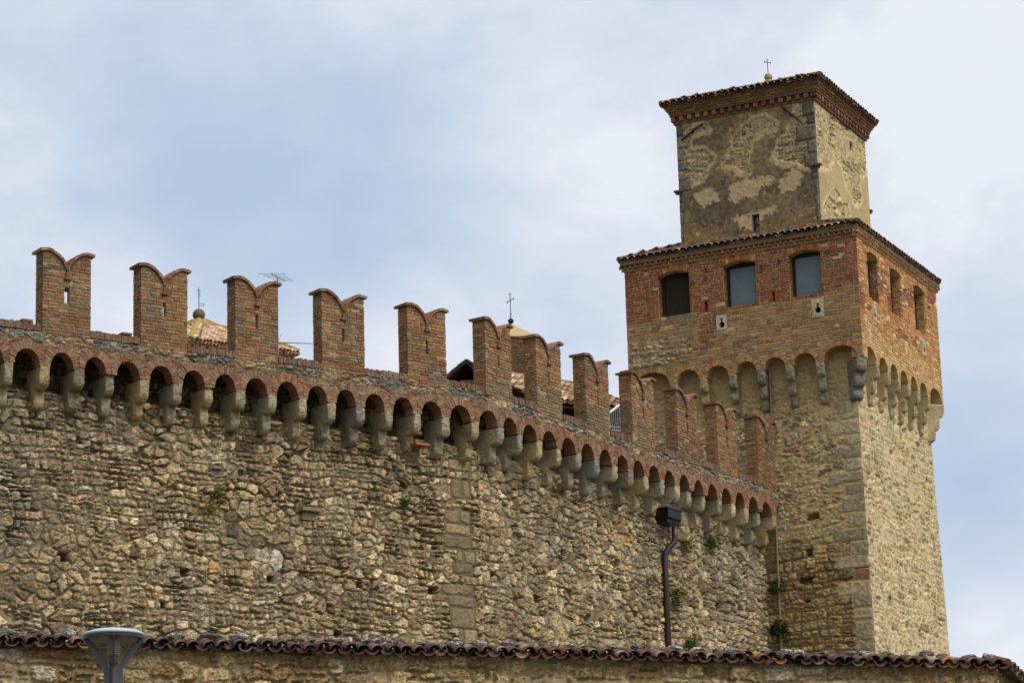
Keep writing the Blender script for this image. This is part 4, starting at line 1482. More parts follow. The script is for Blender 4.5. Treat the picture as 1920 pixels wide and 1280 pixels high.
for side in 'LR':
    us = np.arange(TI, TI + TW + .001, .0225)
    zs = np.arange(23.9, 28.35, .0225)
    U, Z = np.meshgrid(us, zs)
    wu = (fbm(U * 3.5, Z * 3.5, 4, 301) - .5) * .22; wz = (fbm(U * 3.5 + 7, Z * 3.5, 4, 302) - .5) * .22
    fu = (fbm(U * 11, Z * 11, 3, 303) - .5) * .16; fz = (fbm(U * 11 + 7, Z * 11, 3, 304) - .5) * .16
    if side == 'L':
        def soft(polys, wu_, wz_, rad, off=0.):
            acc_ = np.zeros(U.shape)
            for pl in polys:
                k_ = np.zeros(U.shape)
                for ax in range(12):
                    a_ = ax * 2.4; rr = rad * math.sqrt((ax + .5) / 12)
                    k_ += inpoly(U + wu_ + rr * math.cos(a_), Z + wz_ + rr * math.sin(a_), pl)
                acc_ = np.maximum(acc_, k_ / 12)
            return acc_
        sm_ = soft(TP.values(), wu * .7 + fu * .5, wz * .7 + fz * .5, .15)
        brk_n = fbm(U * 6, Z * 6, 4, 306, .65)
        exs = sst(sm_ + (brk_n - .5) * .9, .62, .80)
        bds = sst(sm_ + (brk_n - .5) * .5, .10, .30)
        ex = exs > .5; border = bds > .5
        Hs, Cs, ms_ = stonework(U, Z, 811, .30, .17, P_TURL, (150, 134, 100), hgt=.022, joint=.22, smear=.12, dim=.95, course=(.09, .22, .14, .36, .05, .35))
        pn = fbm(U * 1.6, Z * 1.8, 4, 311); pf_ = fbm(U * 12, Z * 12, 4, 312); dk = sst(fbm(U * 1.0 + 3, Z * 1.3, 4, 313), .40, .62)
        low_ = 1 - sst(Z, 25.2, 26.6)
        c1, c2, c3 = L(126, 106, 78), L(92, 80, 66), L(80, 74, 66)
        dm = np.clip(dk * .7 + low_ * .45, 0, 1)[..., None]
        Cp = (c1 * (1 - dm) + c2 * dm) * (.35 + 1.3 * pf_)[..., None]
        yl = (sst(fbm(U * 2.2, Z * 2.2, 3, 317), .48, .62) * (1 - sst(Z, 24.7, 25.2)))[..., None]
        Cp = Cp * (1 - .6 * yl) + L(128, 104, 50) * (.75 + .5 * pf_[..., None]) * .6 * yl
        Hp_ = .035 + (pf_ - .5) * .012
        Cc2 = L(160, 143, 108) * (.5 + 1.0 * pf_)[..., None]
        H = Hp_.copy(); C = Cp.copy()
        H = H * (1 - bds) + (.026 + (pf_ - .5) * .01) * bds; C = C * (1 - bds[..., None]) + Cc2 * bds[..., None]
        H = H * (1 - exs) + (Hs - .012) * exs
        shr = np.where((ms_ > .4)[..., None], Cs, Cc2 * .9)
        C = C * (1 - exs[..., None]) + shr * exs[..., None]
        fs_ = soft(TLI.values(), wu * .6 + fu * 1.2, wz * .6 + fz * 1.2, .12)
        flm = sst(fs_ + (fbm(U * 13, Z * 13, 4, 330, .7) - .5) * 1.3, .40, .62) * (1 - bds)
        sprk = sst(fbm(U * 10, Z * 10, 4, 334, .65), .66, .74) * sst(fbm(U * 1.2, Z * 1.2, 2, 331), .45, .6) * (1 - bds)
        flm = np.maximum(flm, sprk * .8)
        H = H - .012 * flm
        C = C * (1 - flm[..., None]) + L(162, 143, 110) * (.5 + 1.0 * fbm(U * 15, Z * 15, 4, 335, .7))[..., None] * flm[..., None]
        # dark grey quoins: near corner above the bracket, whole left edge
        for (ue, sg, z0_, z1_, colr) in ((TI, 1, 24.0, 28.2, (96, 90, 82)), (TI + TW, -1, 24.0, 28.2, (110, 103, 90))):
            rq = random.Random(9 + sg); z = 23.95
            while z < z1_:
                hh = rq.uniform(.26, .46); ln = rq.uniform(.24, .6) if sg > 0 else rq.uniform(.18, .42)
                if z < 26.1: ln *= .45
                dU = (ln - (U - ue) * sg); dzz = np.minimum(Z - z, z + hh - Z)
                ins = (dU + wu * .5 > 0) & (dzz > 0)
                mk = sst(np.minimum(dU + wu * .5, dzz) + fu * .3, .004, .05)
                cq = L(*colr) * rq.uniform(.55, 1.35)
                H = np.where(ins, .02 + mk * .022 + (pf_ - .5) * .02, H)
                q3 = fbm(U * 16, Z * 16, 4, 371, .7)
                C = np.where(ins[..., None], cq * (.2 + 1.6 * q3)[..., None] * (.6 + .4 * mk[..., None]), C)
                z += hh + .012
        # opening for the small window
        keep = ~((np.abs(U - 3.52) < .105) & (Z > 24.55) & (Z < 25.08))
    else:
        Hs, Cs, ms_ = stonework(U, Z, 841, .34, .13, P_TURR, (172, 153, 112), hgt=.02, joint=.26, smear=.35, deepj=.9, dim=.9, course=(.06, .17, .14, .36, .06, .35))
        pf_ = fbm(U * 9, Z * 9, 4, 342); pn = fbm(U * 1.2, Z * 1.6, 3, 343)
        Cp = L(160, 142, 106) * (.7 + .3 * pn + .3 * pf_)[..., None]
        H = .035 + (pf_ - .5) * .006; C = Cp
        ex = np.zeros(U.shape, bool); bd = np.zeros(U.shape, bool)
        for pl in (RP1, RP2):
            ex |= inpoly(U + wu, Z + wz, pl)
            for ax in np.linspace(0, 2 * math.pi, 9)[:-1]:
                bd |= inpoly(U + wu + .12 * math.cos(ax), Z + wz + .09 * math.sin(ax), pl)
        Cc2 = L(182, 164, 122) * (.6 + .8 * pf_)[..., None]
        H = np.where(bd, .03, H); C = np.where(bd[..., None], Cc2, C)
        H = np.where(ex, Hs, H); C = np.where(ex[..., None], Cs, C)
        hol = (np.abs(U - 4.6) < .16) & (np.abs(Z - 27.7) < .13)
        H = np.where(hol, -.1, H); C = np.where(hol[..., None], L(110, 76, 54), C)
        keep = None
    nearc = np.minimum(U - TI, TI + TW - U)
    H = H * sst(nearc, -.02, .04)
    grid('turret_face', us, zs, H, np.clip(C, 0, 1), facev(side, TI), m_plas, tower, keep=keep)
mb = MB()
for a, b, c, d in ((TI + .25, TI + TW - .02, TI + .45, TI + TW - .02), (TI + .25, 3.41, TI + .05, TI + .45), (3.63, TI + TW - .02, TI + .05, TI + .45)):
    P = [tmapv(np.array(x), np.array(y), np.array(0.)) for x, y in ((a, c), (b, c), (b, d), (a, d))]
    mb.box8([(p[0], p[1], 23.8) for p in P] + [(p[0], p[1], 28.5) for p in P], L(140, 124, 90))
for z0_, z1_ in ((23.9, 24.55), (25.08, 28.3)):
    P = [tmapv(np.array(x), np.array(y), np.array(0.)) for x, y in ((3.41, TI + .05), (3.63, TI + .05), (3.63, TI + .45), (3.41, TI + .45))]
    mb.box8([(p[0], p[1], z0_) for p in P] + [(p[0], p[1], z1_) for p in P], L(140, 124, 90))
mb.build('turret_core', m_plas, tower)
mpT = face('L', TI)
mb = MB()
mb.box(mpT, 3.41, 3.44, 24.55, 25.08, -.12, -.16, lin(40, 34, 30)); mb.box(mpT, 3.60, 3.63, 24.55, 25.08, -.12, -.16, lin(40, 34, 30))
mb.box(mpT, 3.44, 3.60, 25.04, 25.08, -.12, -.16, lin(40, 34, 30)); mb.box(mpT, 3.44, 3.60, 24.79, 24.815, -.12, -.16, lin(40, 34, 30))
wf = mb.build('window', m_wood, tower)
mb = MB(); mb.box(mpT, 3.43, 3.61, 24.55, 25.06, -.14, -.15, (1, 1, 1)); mb.build('pane', m_pane, wf)
# tie bars across the corners
for a, b in (((5.70, 27.73), (5.01, 28.12)), ((2.52, 28.20), (1.92, 27.58))):
    mb = MB()
    p0 = Vector(mpT(a[0], a[1], .07)); p1 = Vector(mpT(b[0], b[1], .07))
    mb.tube([p0, p1], .024, n=6)
    m_ = (p0 + p1) / 2
    mb.tube([m_, Vector(mpT((a[0] + b[0]) / 2, (a[1] + b[1]) / 2, -.02))], .045, n=8)
    mb.build('tie_bar', m_rust, tower)
# projecting bracket stones
for sd, u_, z_, w_ in (('L', TI + .10, 26.24, .22), ('L', TI + TW + .02, 26.15, .18), ('R', TI + TW + .02, 26.0, .1)):
    mb = MB(); mpq = face(sd, TI)
    mb.box(mpq, u_ - w_, u_ + w_ * .6, z_, z_ + .05, .10, -.05, lin(96, 84, 70)); mb.box(mpq, u_ - w_ * .7, u_ + w_ * .4, z_ - .06, z_, .06, -.05, lin(84, 74, 62))
    mb.build('bracket_stone', m_corbel, tower)
# turret cornice
mb = MB(); r = random.Random(15)
P_DEN = [(4, (116, 80, 62)), (2, (100, 70, 56)), (2, (132, 96, 72))]
t0_, t1_ = TI, TI + TW
square_ring(mb, t0_, t1_, 28.24, 28.31, .06, .06, L(104, 74, 58))
square_ring(mb, t0_, t1_, 28.31, 28.47, .05, .05, L(92, 58, 42))
for side in 'LR':
    sawtooth(mb, side, t0_ - .12, t1_ + .12, TI, 28.32, 28.46, .12, .262, P_DEN, r, diag=False, wd=.13)
square_ring(mb, t0_, t1_, 28.47, 28.53, .14, .14, L(106, 78, 62))
P_CRN = [(3, (136, 98, 70)), (3, (122, 84, 62)), (2, (146, 122, 88)), (2, (104, 78, 60))]
for k_, (za_, ob_) in enumerate(((28.53, .16), (28.595, .20), (28.66, .24), (28.725, .27))):
    square_ring(mb, t0_, t1_, za_, za_ + .073, ob_ - .012, ob_ - .012, L(150, 124, 88))
    for sd in 'LR':
        bricks(mb, face(sd, TI - ob_), -TI * 0 + TI - (0 if sd == 'L' else 0) - 0 + (-ob_), t1_ + ob_, za_, za_ + .06, P_CRN, ch=.07, bl=.26, mort=.014, depth=.04, out_=.014, r=r, cvar=.25)
mb.build('turret_cornice', m_brick_red, tower)
square_roof(t0_, t1_, .31, 28.79, 29.68, TI + TW / 2 - .05, TI + TW / 2 + .05, P_TILE, m_tile, 'turret_roof', tower, rt)
apx = tmapv(np.array(TI + TW / 2), np.array(TI + TW / 2), np.array(29.9))
mb = MB()
bmr = .125
mb.lathe(apx, [(.02, -.1), (.15, -.06), (.13, .0), (.07, .02)] + [(bmr * math.cos(a), .12 + bmr * math.sin(a)) for a in np.linspace(-1.2, 1.5, 10)], lin(156, 140, 100), 20)
fin = mb.build('finial_ball', m_tow, tower, smooth=True)
mb = MB()
z0_ = apx[2] + .24
mb.tube([(apx[0], apx[1], z0_), (apx[0] - .01, apx[1], z0_ + .46)], .011, n=6)
mb.tube([(apx[0] - .085, apx[1], z0_ + .37), (apx[0] + .085, apx[1], z0_ + .33)], .010, n=6)
mb.tube([(apx[0] - .085, apx[1], z0_ + .40), (apx[0] - .085, apx[1], z0_ + .34)], .012, n=5)
mb.tube([(apx[0] + .085, apx[1], z0_ + .36), (apx[0] + .085, apx[1], z0_ + .30)], .012, n=5)
mb.build('cross', m_iron, fin)
# iron rings and hooks on the gallery walls
for sd, lst in (('L', [(4.55, 23.18), (4.55, 22.95), (2.85, 23.0), (2.3, 23.1), (.85, 23.15), (4.95, 22.85)]), ('R', [(2.05, 22.95), (4.0, 22.85), (6.2, 22.85), (.8, 22.9)])):
    mpq = face(sd)
    for u_, z_ in lst:
        mb = MB(); ps = [mpq(u_ + .05 * math.cos(t), z_ + .05 * math.sin(t), .03) for t in np.linspace(0, 5.6, 12)]
        mb.tube(ps, .010, n=5); mb.tube([mpq(u_, z_ + .05, .03), mpq(u_, z_ + .05, -.03)], .012, n=5)
        mb.build('iron_ring', m_rust, tower)

# ------------------------------------------------------------------ low wall with a tiled coping in front
FWp0 = np.array(ray(0, 1210)); FWp0 = FWp0 * (6.5 / FWp0[2])
FWp1 = np.array(ray(1887, 1253)); FWp1 = FWp1 * (6.5 / FWp1[2])
fd = (FWp1 - FWp0)[:2]; FL = float(np.linalg.norm(fd)); fd /= FL
fn_ = np.array([fd[1], -fd[0]])
if fn_[1] > 0: fn_ = -fn_
rd = dv(math.radians(74)); rn_ = np.array([rd[1], -rd[0]])    # the return beyond the corner


def fmapv(U, Z, D):
    return np.stack([FWp0[0] + fd[0] * U + fn_[0] * (D - .12), FWp0[1] + fd[1] * U + fn_[1] * (D - .12), Z + 0 * U], -1)


lw = thing('garden_wall', (float(FWp0[0]), float(FWp0[1]), .9), 'low rubble wall in the foreground with a dark clay tile coping', 'wall')
P_LOW = [(5, (172, 150, 100)), (4, (158, 134, 88)), (3, (184, 160, 108)), (2, (164, 124, 68)), (1.2, (140, 122, 92)), (.7, (136, 74, 56)), (1, (120, 104, 80)), (.8, (176, 168, 144))]
us = np.arange(-1.2, FL - .10, .0145); zs = np.r_[np.arange(.4, 5.4, .12), np.arange(5.4, 6.53, .0145)]
U, Z = np.meshgrid(us, zs)
H, C, m = stonework(U, Z, 1201, .33, .19, P_LOW, (150, 132, 96), hgt=.045, joint=.20, drop=.3, jit=.8, p=3.4, warp=.3, smear=.10, deepj=1.5, dim=.95, course=(.10, .26, .14, .40, .05, .4), hyb=.45, fs=2.0)
gp = sst(np.abs(np.interp(U, [0, 1], [0, 1]) - 3.78) + (fbm(Z * 3, U * 3, 2, 4) - .5) * .1, .03, .08)[..., None]
C = C * (.55 + .45 * gp)
grid('wall_face', us, zs, H, np.clip(C, 0, 1), fmapv, m_tow, lw)
cx_ = FWp0[:2] + fd * (FL - .12) - fn_ * .12
us = np.arange(0, 7, .03)
U, Z = np.meshgrid(us, zs)
H, C, m = stonework(U, Z, 1251, .30, .17, P_LOW, (164, 144, 100), hgt=.03, joint=.2, course=(.08, .26, .16, .44, .045, .4))
grid('return_face', us, zs, H, np.clip(C, 0, 1), lambda U, Z, D: np.stack([cx_[0] + rd[0] * U + rn_[0] * D, cx_[1] + rd[1] * U + rn_[1] * D, Z + 0 * U], -1), m_tow, lw)
mb = MB()
fm = lambda u, z, d: tuple(fmapv(np.array(float(u)), np.array(float(z)), np.array(float(d))))
mb.box(fm, -1.2, FL - .16, .3, 6.51, -.03, -.30, L(150, 128, 90))
q = [cx_ - rn_ * .03, cx_ + rd * 7 - rn_ * .03, cx_ + rd * 7 - rn_ * .3, cx_ - rn_ * .3]
mb.box8([(p[0], p[1], .3) for p in q] + [(p[0], p[1], 6.515) for p in q], L(150, 128, 90))
# mortar bed under the tiles
for d0, z0_, d1, z1_ in ((.06, 6.52, -.14, 6.59),):
    a = [fm(-1.2, z0_, d0), fm(FL - .1, z0_, d0), fm(FL - .1, z1_, d1), fm(-1.2, z1_, d1)]
    b = [fm(-1.2, z0_ - .03, d0 - .1), fm(FL - .1, z0_ - .03, d0 - .1), fm(FL - .1, z0_ - .03, d1), fm(-1.2, z0_ - .03, d1)]
    mb.box8(a + b, L(96, 84, 66))
mb.build('wall_core', m_tow, lw)
r = random.Random(77)
mb = MB()
eu3 = Vector((fd[0], fd[1], 0)); inn = Vector((-fn_[0], -fn_[1], 0))
wv = (inn * math.cos(math.radians(21)) + Vector((0, 0, math.sin(math.radians(21))))).normalized()
p0 = Vector((FWp0[0], FWp0[1], 6.5)) - eu3 * 1.2 - inn * .02
tiled_slope(mb, p0, eu3, wv, FL + 1.2, .23, 0, P_TILED, pitch=.205, expo=.10, r=r, rad=.098, seg=8, wob=.035)
# the other side of the ridge and the return leg
wv2 = (-inn * math.cos(math.radians(21)) + Vector((0, 0, math.sin(math.radians(21))))).normalized()
p2 = Vector((FWp1[0], FWp1[1], 6.5)) + inn * .46
tiled_slope(mb, p2, -eu3, wv2, FL + 1.2, .22, 0, P_TILED, pitch=.205, expo=.3, r=r, rad=.1)
rd3 = Vector((rd[0], rd[1], 0)); ri3 = Vector((-rn_[0], -rn_[1], 0))
wv3 = (ri3 * math.cos(math.radians(21)) + Vector((0, 0, math.sin(math.radians(21))))).normalized()
p3 = Vector((FWp1[0], FWp1[1], 6.5)) - ri3 * .02
tiled_slope(mb, p3, rd3, wv3, 7.0, .23, 0, P_TILED, pitch=.205, expo=.15, r=r, rad=.1)
ridge(mb, Vector((FWp1[0], FWp1[1], 6.58)), Vector((FWp1[0], FWp1[1], 6.66)) + (inn + ri3) * .12, P_TILED, r, rad=.11)
cop = mb.build('tile_coping', m_tile_dark, lw)


def rock(mb, c, sx, sy, sz, rot, seed, sub=3, col=(1, 1, 1)):
    bm = bmesh.new(); bmesh.ops.create_icosphere(bm, subdivisions=sub, radius=1)
    rr = random.Random(seed); cr_, sr_ = math.cos(rot), math.sin(rot)
    planes = [(Vector((rr.uniform(-1, 1), rr.uniform(-1, 1), rr.uniform(-.6, 1))).normalized(), rr.uniform(.62, .85)) for _ in range(9)]
    vs = []
    for v_ in bm.verts:
        p = v_.co.copy()
        for n_, d_ in planes:
            k = p.dot(n_) - d_
            if k > 0: p -= n_ * k * .85
        nz = float(fbm(np.array(p.x * 2.3 + seed), np.array(p.y * 2.3 + p.z * 1.9), 4, seed % 97)) - .5
        p *= 1 + nz * .55
        x, y, z = p.x * sx, p.y * sy, p.z * sz
        vs.append((c[0] + x * cr_ - y * sr_, c[1] + x * sr_ + y * cr_, c[2] + z))
    fs = [tuple(v_.index for v_ in f.verts) for f in bm.faces]
    bm.verts.ensure_lookup_table()
    mb.add(vs, fs, col); bm.free()


# stones laid on the tiles to hold them down: (photo column, width px, height px)
RK = [(4, 26, 14), (27, 16, 9), (68, 40, 11), (120, 36, 17), (305, 34, 13), (362, 44, 14), (420, 40, 17), (463, 26, 11), (513, 20, 13), (556, 20, 10), (592, 44, 12), (655, 38, 16), (694, 20, 9), (708, 22, 12), (757, 34, 9), (808, 36, 11),
      (850, 34, 13), (908, 24, 14), (932, 20, 9), (950, 24, 12), (990, 18, 8), (1022, 28, 11), (1060, 24, 8), (1083, 24, 9), (1112, 26, 9), (1158, 28, 13), (1190, 22, 9), (1232, 32, 13), (1272, 22, 10), (1316, 26, 13), (1345, 24, 9),
      (1405, 26, 13), (1448, 30, 11), (1475, 24, 9), (1530, 26, 9), (1580, 26, 10), (1612, 26, 11), (1655, 28, 11), (1737, 30, 14), (1770, 22, 8), (1828, 26, 8), (1868, 28, 12)]
STONE_LAB = {4: 'pale lichened stone on the tiled coping at the far left end of the low wall', 120: 'large grey stone on the tiled coping just left of the street lamp', 68: 'long flat dark stone on the tiled coping left of the lamp',
             27: 'small round grey stone between the first two on the tiled coping', 305: 'pale stone on the tiled coping first to the right of the lamp',
             1868: 'grey stone on the tiled coping nearest to its right corner', 1737: 'dark upright stone on the tiled coping below the right edge of the tower', 1232: 'stone on the tiled coping at the foot of the brown downpipe'}
ORD = ['first', 'second', 'third', 'fourth', 'fifth', 'sixth', 'seventh', 'eighth', 'ninth', 'tenth', 'eleventh', 'twelfth', 'thirteenth', 'fourteenth', 'fifteenth']


def stone_label(px, w_, h_):
    if px in STONE_LAB: return STONE_LAB[px]
    adj = 'wide flat' if w_ / h_ > 3 else ('tall chunky' if h_ >= 14 else ('small' if w_ < 23 else 'rough'))
    xs = [q[0] for q in RK]
    rl = [x for x in xs if 213 < x < 1232]; rr_ = [x for x in xs if x > 1245]
    if px in rl:
        i_ = rl.index(px)
        if i_ < len(rl) // 2: return adj + ' lichened stone on the tiled coping, ' + ORD[i_] + ' to the right of the lamp'
        return adj + ' lichened stone on the tiled coping, ' + ORD[len(rl) - 1 - i_] + ' before the brown downpipe'
    return adj + ' lichened stone on the tiled coping, ' + ORD[rr_.index(px)] + ' to the right of the brown downpipe'


for i, (px, w_, h_) in enumerate(RK):
    t_ = px / 1887 * FL
    # depth so that it sits on the ridge line
    base = Vector((FWp0[0], FWp0[1], 6.5)) + eu3 * t_ + inn * .24
    k = base.y / F_PX
    mb = MB()
    hz = h_ * k * .62
    rock(mb, (base.x, base.y, 6.5 + .20 + hz * .35), w_ * k * .60, .10, hz, math.atan2(fd[1], fd[0]) + rnd.uniform(-.3, .3), 2000 + i)
    o = mb.build('ridge_stone', m_lichen)
    tag(o, stone_label(px, w_, h_), 'stone', 'stones weighing down the tiled coping')

# ------------------------------------------------------------------ street lamp
lc = Vector(ray(213, 1191) * 26.0)
rim = .275
lamp = thing('street_lamp', (lc.x, lc.y, gz(lc.x, lc.y)), 'grey street lamp with a shallow round cap over a glass cone', 'street lamp')
zl = lc.z
mb = MB()
mb.lathe((lc.x, lc.y, zl), [(rim - .03, -.012), (rim, -.004), (rim, .008), (rim * .93, .024), (rim * .75, .040), (rim * .5, .052), (rim * .25, .060), (.01, .063)], (1, 1, 1), 48)
capo = mb.build('lamp_cap', m_lampd, lamp, smooth=True)
mb = MB(); mb.lathe((lc.x, lc.y, zl), [(rim - .02, -.013), (rim - .02, -.03), (rim - .06, -.032), (.01, -.030)], (1, 1, 1), 48)
mb.build('cap_underside', m_lamp, capo)
cbz = zl - .245
mb = MB()
n = 40; vs = []
for r_, z_ in ((rim - .05, zl - .03), (.062, cbz)):
    vs += [(lc.x + r_ * math.cos(2 * math.pi * k / n), lc.y + r_ * math.sin(2 * math.pi * k / n), z_) for k in range(n)]
mb.add(vs, [(k, (k + 1) % n, n + (k + 1) % n, n + k) for k in range(n)], (1, 1, 1))
mb.build('lamp_shade', m_lglass, lamp, smooth=True)
mb = MB()
for k in range(7):
    z_ = zl - .052 - k * .018
    mb.lathe((lc.x, lc.y, z_), [(.036, -.003), (.058, -.007), (.058, 0), (.036, .003)], (1, 1, 1), 20)
mb.lathe((lc.x, lc.y, zl - .17), [(.034, 0), (.034, .13)], (1, 1, 1), 16)
mb.build('louvre', m_alu, lamp)
mb = MB()
mb.lathe((lc.x, lc.y, cbz), [(.036, -.02), (.042, .0), (.042, .055), (.05, .06), (.01, .062)], (1, 1, 1), 20)
mb.build('lamp_holder', m_lamp, lamp)
mb = MB()
zb_ = gz(lc.x, lc.y)
mb.lathe((lc.x, lc.y, zb_ - .1), [(.13, 0), (.13, .13), (.06, .16), (.055, 1.0), (.036, 1.05), (.034, cbz - zb_ + .08)], (1, 1, 1), 24)
mb.build('pole', m_lamp, lamp, smooth=False)
for k in range(4):
    a = math.radians(8 + 90 * k); c, s_ = math.cos(a), math.sin(a)
    tx, ty = -s_ * .007, c * .007
    mb = MB()
    prof = [(rim - .055, zl - .02), (rim - .008, zl - .014), (rim - .012, zl - .035), (.084, cbz - .05), (.080, cbz - .35), (.033, cbz - .42), (.033, cbz - .05), (.050, cbz - .005)]
    vs = [(lc.x + c * r_ + tx * sg, lc.y + s_ * r_ + ty * sg, z_) for sg in (-1, 1) for r_, z_ in prof]
    m_n = len(prof)
    fs = [tuple(range(m_n)), tuple(range(2 * m_n - 1, m_n - 1, -1))] + [(i, i + m_n, (i + 1) % m_n + m_n, (i + 1) % m_n) for i in range(m_n)]
    mb.add(vs, fs, (1, 1, 1)); mb.build('bracket', m_lamp, lamp)

# ------------------------------------------------------------------ downpipe with hopper
def wp(u, z, d=0.): return Vector([float(x) for x in wmap(u, z, OFF + d)])


dp = thing('downpipe', tuple(wp(20.75, 6, .1)), 'dark brown downpipe with a boxy rainwater hopper below the corbels of the long wall', 'downpipe')
mb = MB()
hm = lambda u, z, d: tuple(wp(u, z, d))
u0 = 20.46
vs = []
for z_, ua, ub_, dn in ((15.12, u0, u0 + .72, .40), (14.88, u0, u0 + .72, .40), (14.83, u0 + .03, u0 + .70, .35), (14.74, u0 + .05, u0 + .66, .33)):
    vs += [hm(ua, z_, .02), hm(ub_, z_, .02), hm(ub_, z_, dn), hm(ua, z_, dn)]
fs = [(0, 1, 2, 3), (15, 14, 13, 12)]
for k in range(3):
    for j in range(4):
        fs.append((k * 4 + j, k * 4 + (j + 1) % 4, k * 4 + 4 + (j + 1) % 4, k * 4 + 4 + j))
mb.add(vs, fs, (1, 1, 1))
mb.box(hm, u0 - .02, u0 + .74, 15.10, 15.135, .415, .01, (1, 1, 1))
hop = mb.build('hopper', m_hopper, dp)
mb = MB()
for k in range(15):
    q = u0 + .03 + k * .047
    for d_ in (.38,):
        mb.tube([hm(q, 15.13, d_), hm(q + rnd.uniform(-.03, .03), 15.25, d_ + rnd.uniform(-.03, .03))], .004, n=4)
mb.box(hm, u0, u0 + .72, 15.132, 15.14, .40, .36, (1, 1, 1))
mb.build('bird_spikes', m_aerial, hop)
mb = MB()
mb.tube([hm(21.0, 14.70, .28), hm(21.0, 14.42, .28), hm(20.98, 14.30, .27), hm(20.82, 14.10, .15), hm(20.76, 13.98, .10), hm(20.74, 13.8, .10), hm(20.70, 6.0, .10)], .080, n=14)
mb.build('pipe', m_pipe, dp, smooth=True)
for z_ in (14.36, 14.14, 13.96, 12.6, 11.3):
    mb = MB(); uu_ = 21.02 if z_ > 14.3 else (20.86 if z_ > 14.1 else 20.74); dd_ = .29 if z_ > 14.3 else (.17 if z_ > 14.1 else .10)
    c_ = wp(uu_, z_, dd_); mb.lathe(c_, [(.088, -.014), (.088, .014)], (1, 1, 1), 14); mb.build('pipe_joint', m_pipe, dp)

# tan conduit down the tower in the corner with the wall
mpS = face('L', INS)
mb = MB()
mb.tube([mpS(2.86, 20.2, .10), mpS(2.87, 18.0, .10), mpS(2.90, 15.5, .14), mpS(2.92, 10.5, .20)], .034, n=10)
o = mb.build('conduit_pipe', m_conduit); tag(o, 'thin tan pipe running down the inner corner between tower and long wall', 'pipe')
for z_ in (19.6, 18.9, 18.2, 15.0, 14.0, 13.0):
    mb = MB(); mb.tube([mpS(2.865, z_ - .02, .11), mpS(2.865, z_ + .02, .11)], .046, n=8)
    mb.build('pipe_clip', m_conduit, o)

# slab jutting out of the wall, tile shards by a corbel
mb = MB(); hm2 = lambda u, z, d: tuple(wp(u, z, d))
mb.box(hm2, 6.98, 7.5, 13.30, 13.38, .22, -.05, lin(128, 120, 98)); mb.box(hm2, 7.08, 7.42, 13.12, 13.28, .06, -.05, lin(150, 142, 118))
mb.build('projecting_slab', m_corbel, wall)
mb = MB()
mb.box(hm2, 10.02, 10.42, 15.12, 15.17, .40, -.02, lin(150, 92, 64)); mb.box(hm2, 10.0, 10.35, 15.42, 15.50, .2, -.02, lin(120, 84, 60))
mb.build('broken_tile', m_brick, wall)

# ------------------------------------------------------------------ buildings behind the wall
def quad_building(name, corners, z0, z1, mat, parent, col):
    mb = MB(); mb.box8([(c[0], c[1], z0) for c in corners] + [(c[0], c[1], z1) for c in corners], col)
    return mb.build(name, mat, parent)


# pyramid roofed building with the stone ball
A = at(373, 604, 92.0)                       # apex
NC = Vector((-10.9, 87.6, 0)); RC = at(551, 660, 92.2)
ez = RC.z - .02
RCv = Vector((RC.x, RC.y, 0)); Av = Vector((A.x, A.y, 0))
gz_ = .05; half = (RCv - Av); half = half * (1 + gz_ / (A.z - ez)); ez -= gz_
RCv = Av + half
# square plan about the apex with one corner at RC
perp = Vector((-half.y, half.x, 0))
cs4 = [Av + half, Av + perp, Av - half, Av - perp]      # RC, far, left, near
pv = thing('pavilion', (A.x, A.y, 5.6), 'pavilion behind the wall with a clay tile roof and mossy stone ball', 'building', None)
b_c = [Av + (c - Av) * .9 for c in cs4]
quad_building('wall', b_c, 5.0, ez - .15, m_tow, pv, L(150, 124, 88))
mb = MB()
order = [cs4[3], cs4[0], cs4[1], cs4[2]]
order = [Av + (order[0] - Av) * 1.8] + order[1:]
zo = [ez - 1.05, ez, ez, ez - .3]
r = random.Random(12)
Ap = Vector((A.x, A.y, A.z - .05))
vs = [Vector((c.x, c.y, zq)) for c, zq in zip(order, zo)] + [Ap]
mb.add(vs + [Vector((c.x, c.y, zq - .06)) for c, zq in zip(order, zo)], [(0, 1, 4), (1, 2, 4), (2, 3, 4), (3, 0, 4), (8, 7, 6, 5), (0, 5, 6, 1), (1, 6, 7, 2), (2, 7, 8, 3), (3, 8, 5, 0)], lin(150, 110, 84))
for i in range(4):
    a, b = vs[i], vs[(i + 1) % 4]
    eu = (b - a).normalized(); mid = Ap - (a + b) / 2; wv_ = mid - eu * mid.dot(eu); run = wv_.length; wv_.normalize()
    tiled_slope(mb, a, eu, wv_, (b - a).length, run - .2, 0, P_TILEP, pitch=.21, expo=.25, r=r, clipL=(Ap - a).dot(eu), clipR=(b - Ap).dot(eu), rad=.1)
mb.build('roof', m_tile_pale, pv)
mb = MB()
for c in vs[:4]:
    d_ = (c - Ap); a_ = Ap + Vector((0, 0, .08)); n_ = 14
    mb.tube([a_ + d_ * (k / n_) + Vector((0, 0, .03 * math.sin(k * 1.7))) for k in range(n_ + 1)], .13, n=8)
mb.build('hip_ridge', m_ochre, pv)
mb = MB()
mb.lathe(A, [(.62, -.36), (.5, -.12), (.30, 0), (.26, .06), (.1, .08)], (1, 1, 1), 20); mb.build('ball_base', m_ochre, pv)
mb = MB()
mb.lathe(A + Vector((0, 0, .25)), [(.205 * math.cos(a), .2 * math.sin(a)) for a in np.linspace(-1.3, 1.56, 12)], (1, 1, 1), 20)
fb = mb.build('stone_ball', m_moss, pv, smooth=True)
mb = MB(); t = A + Vector((0, 0, .42))
mb.tube([t, t + Vector((0, 0, .66))], .014, n=6)
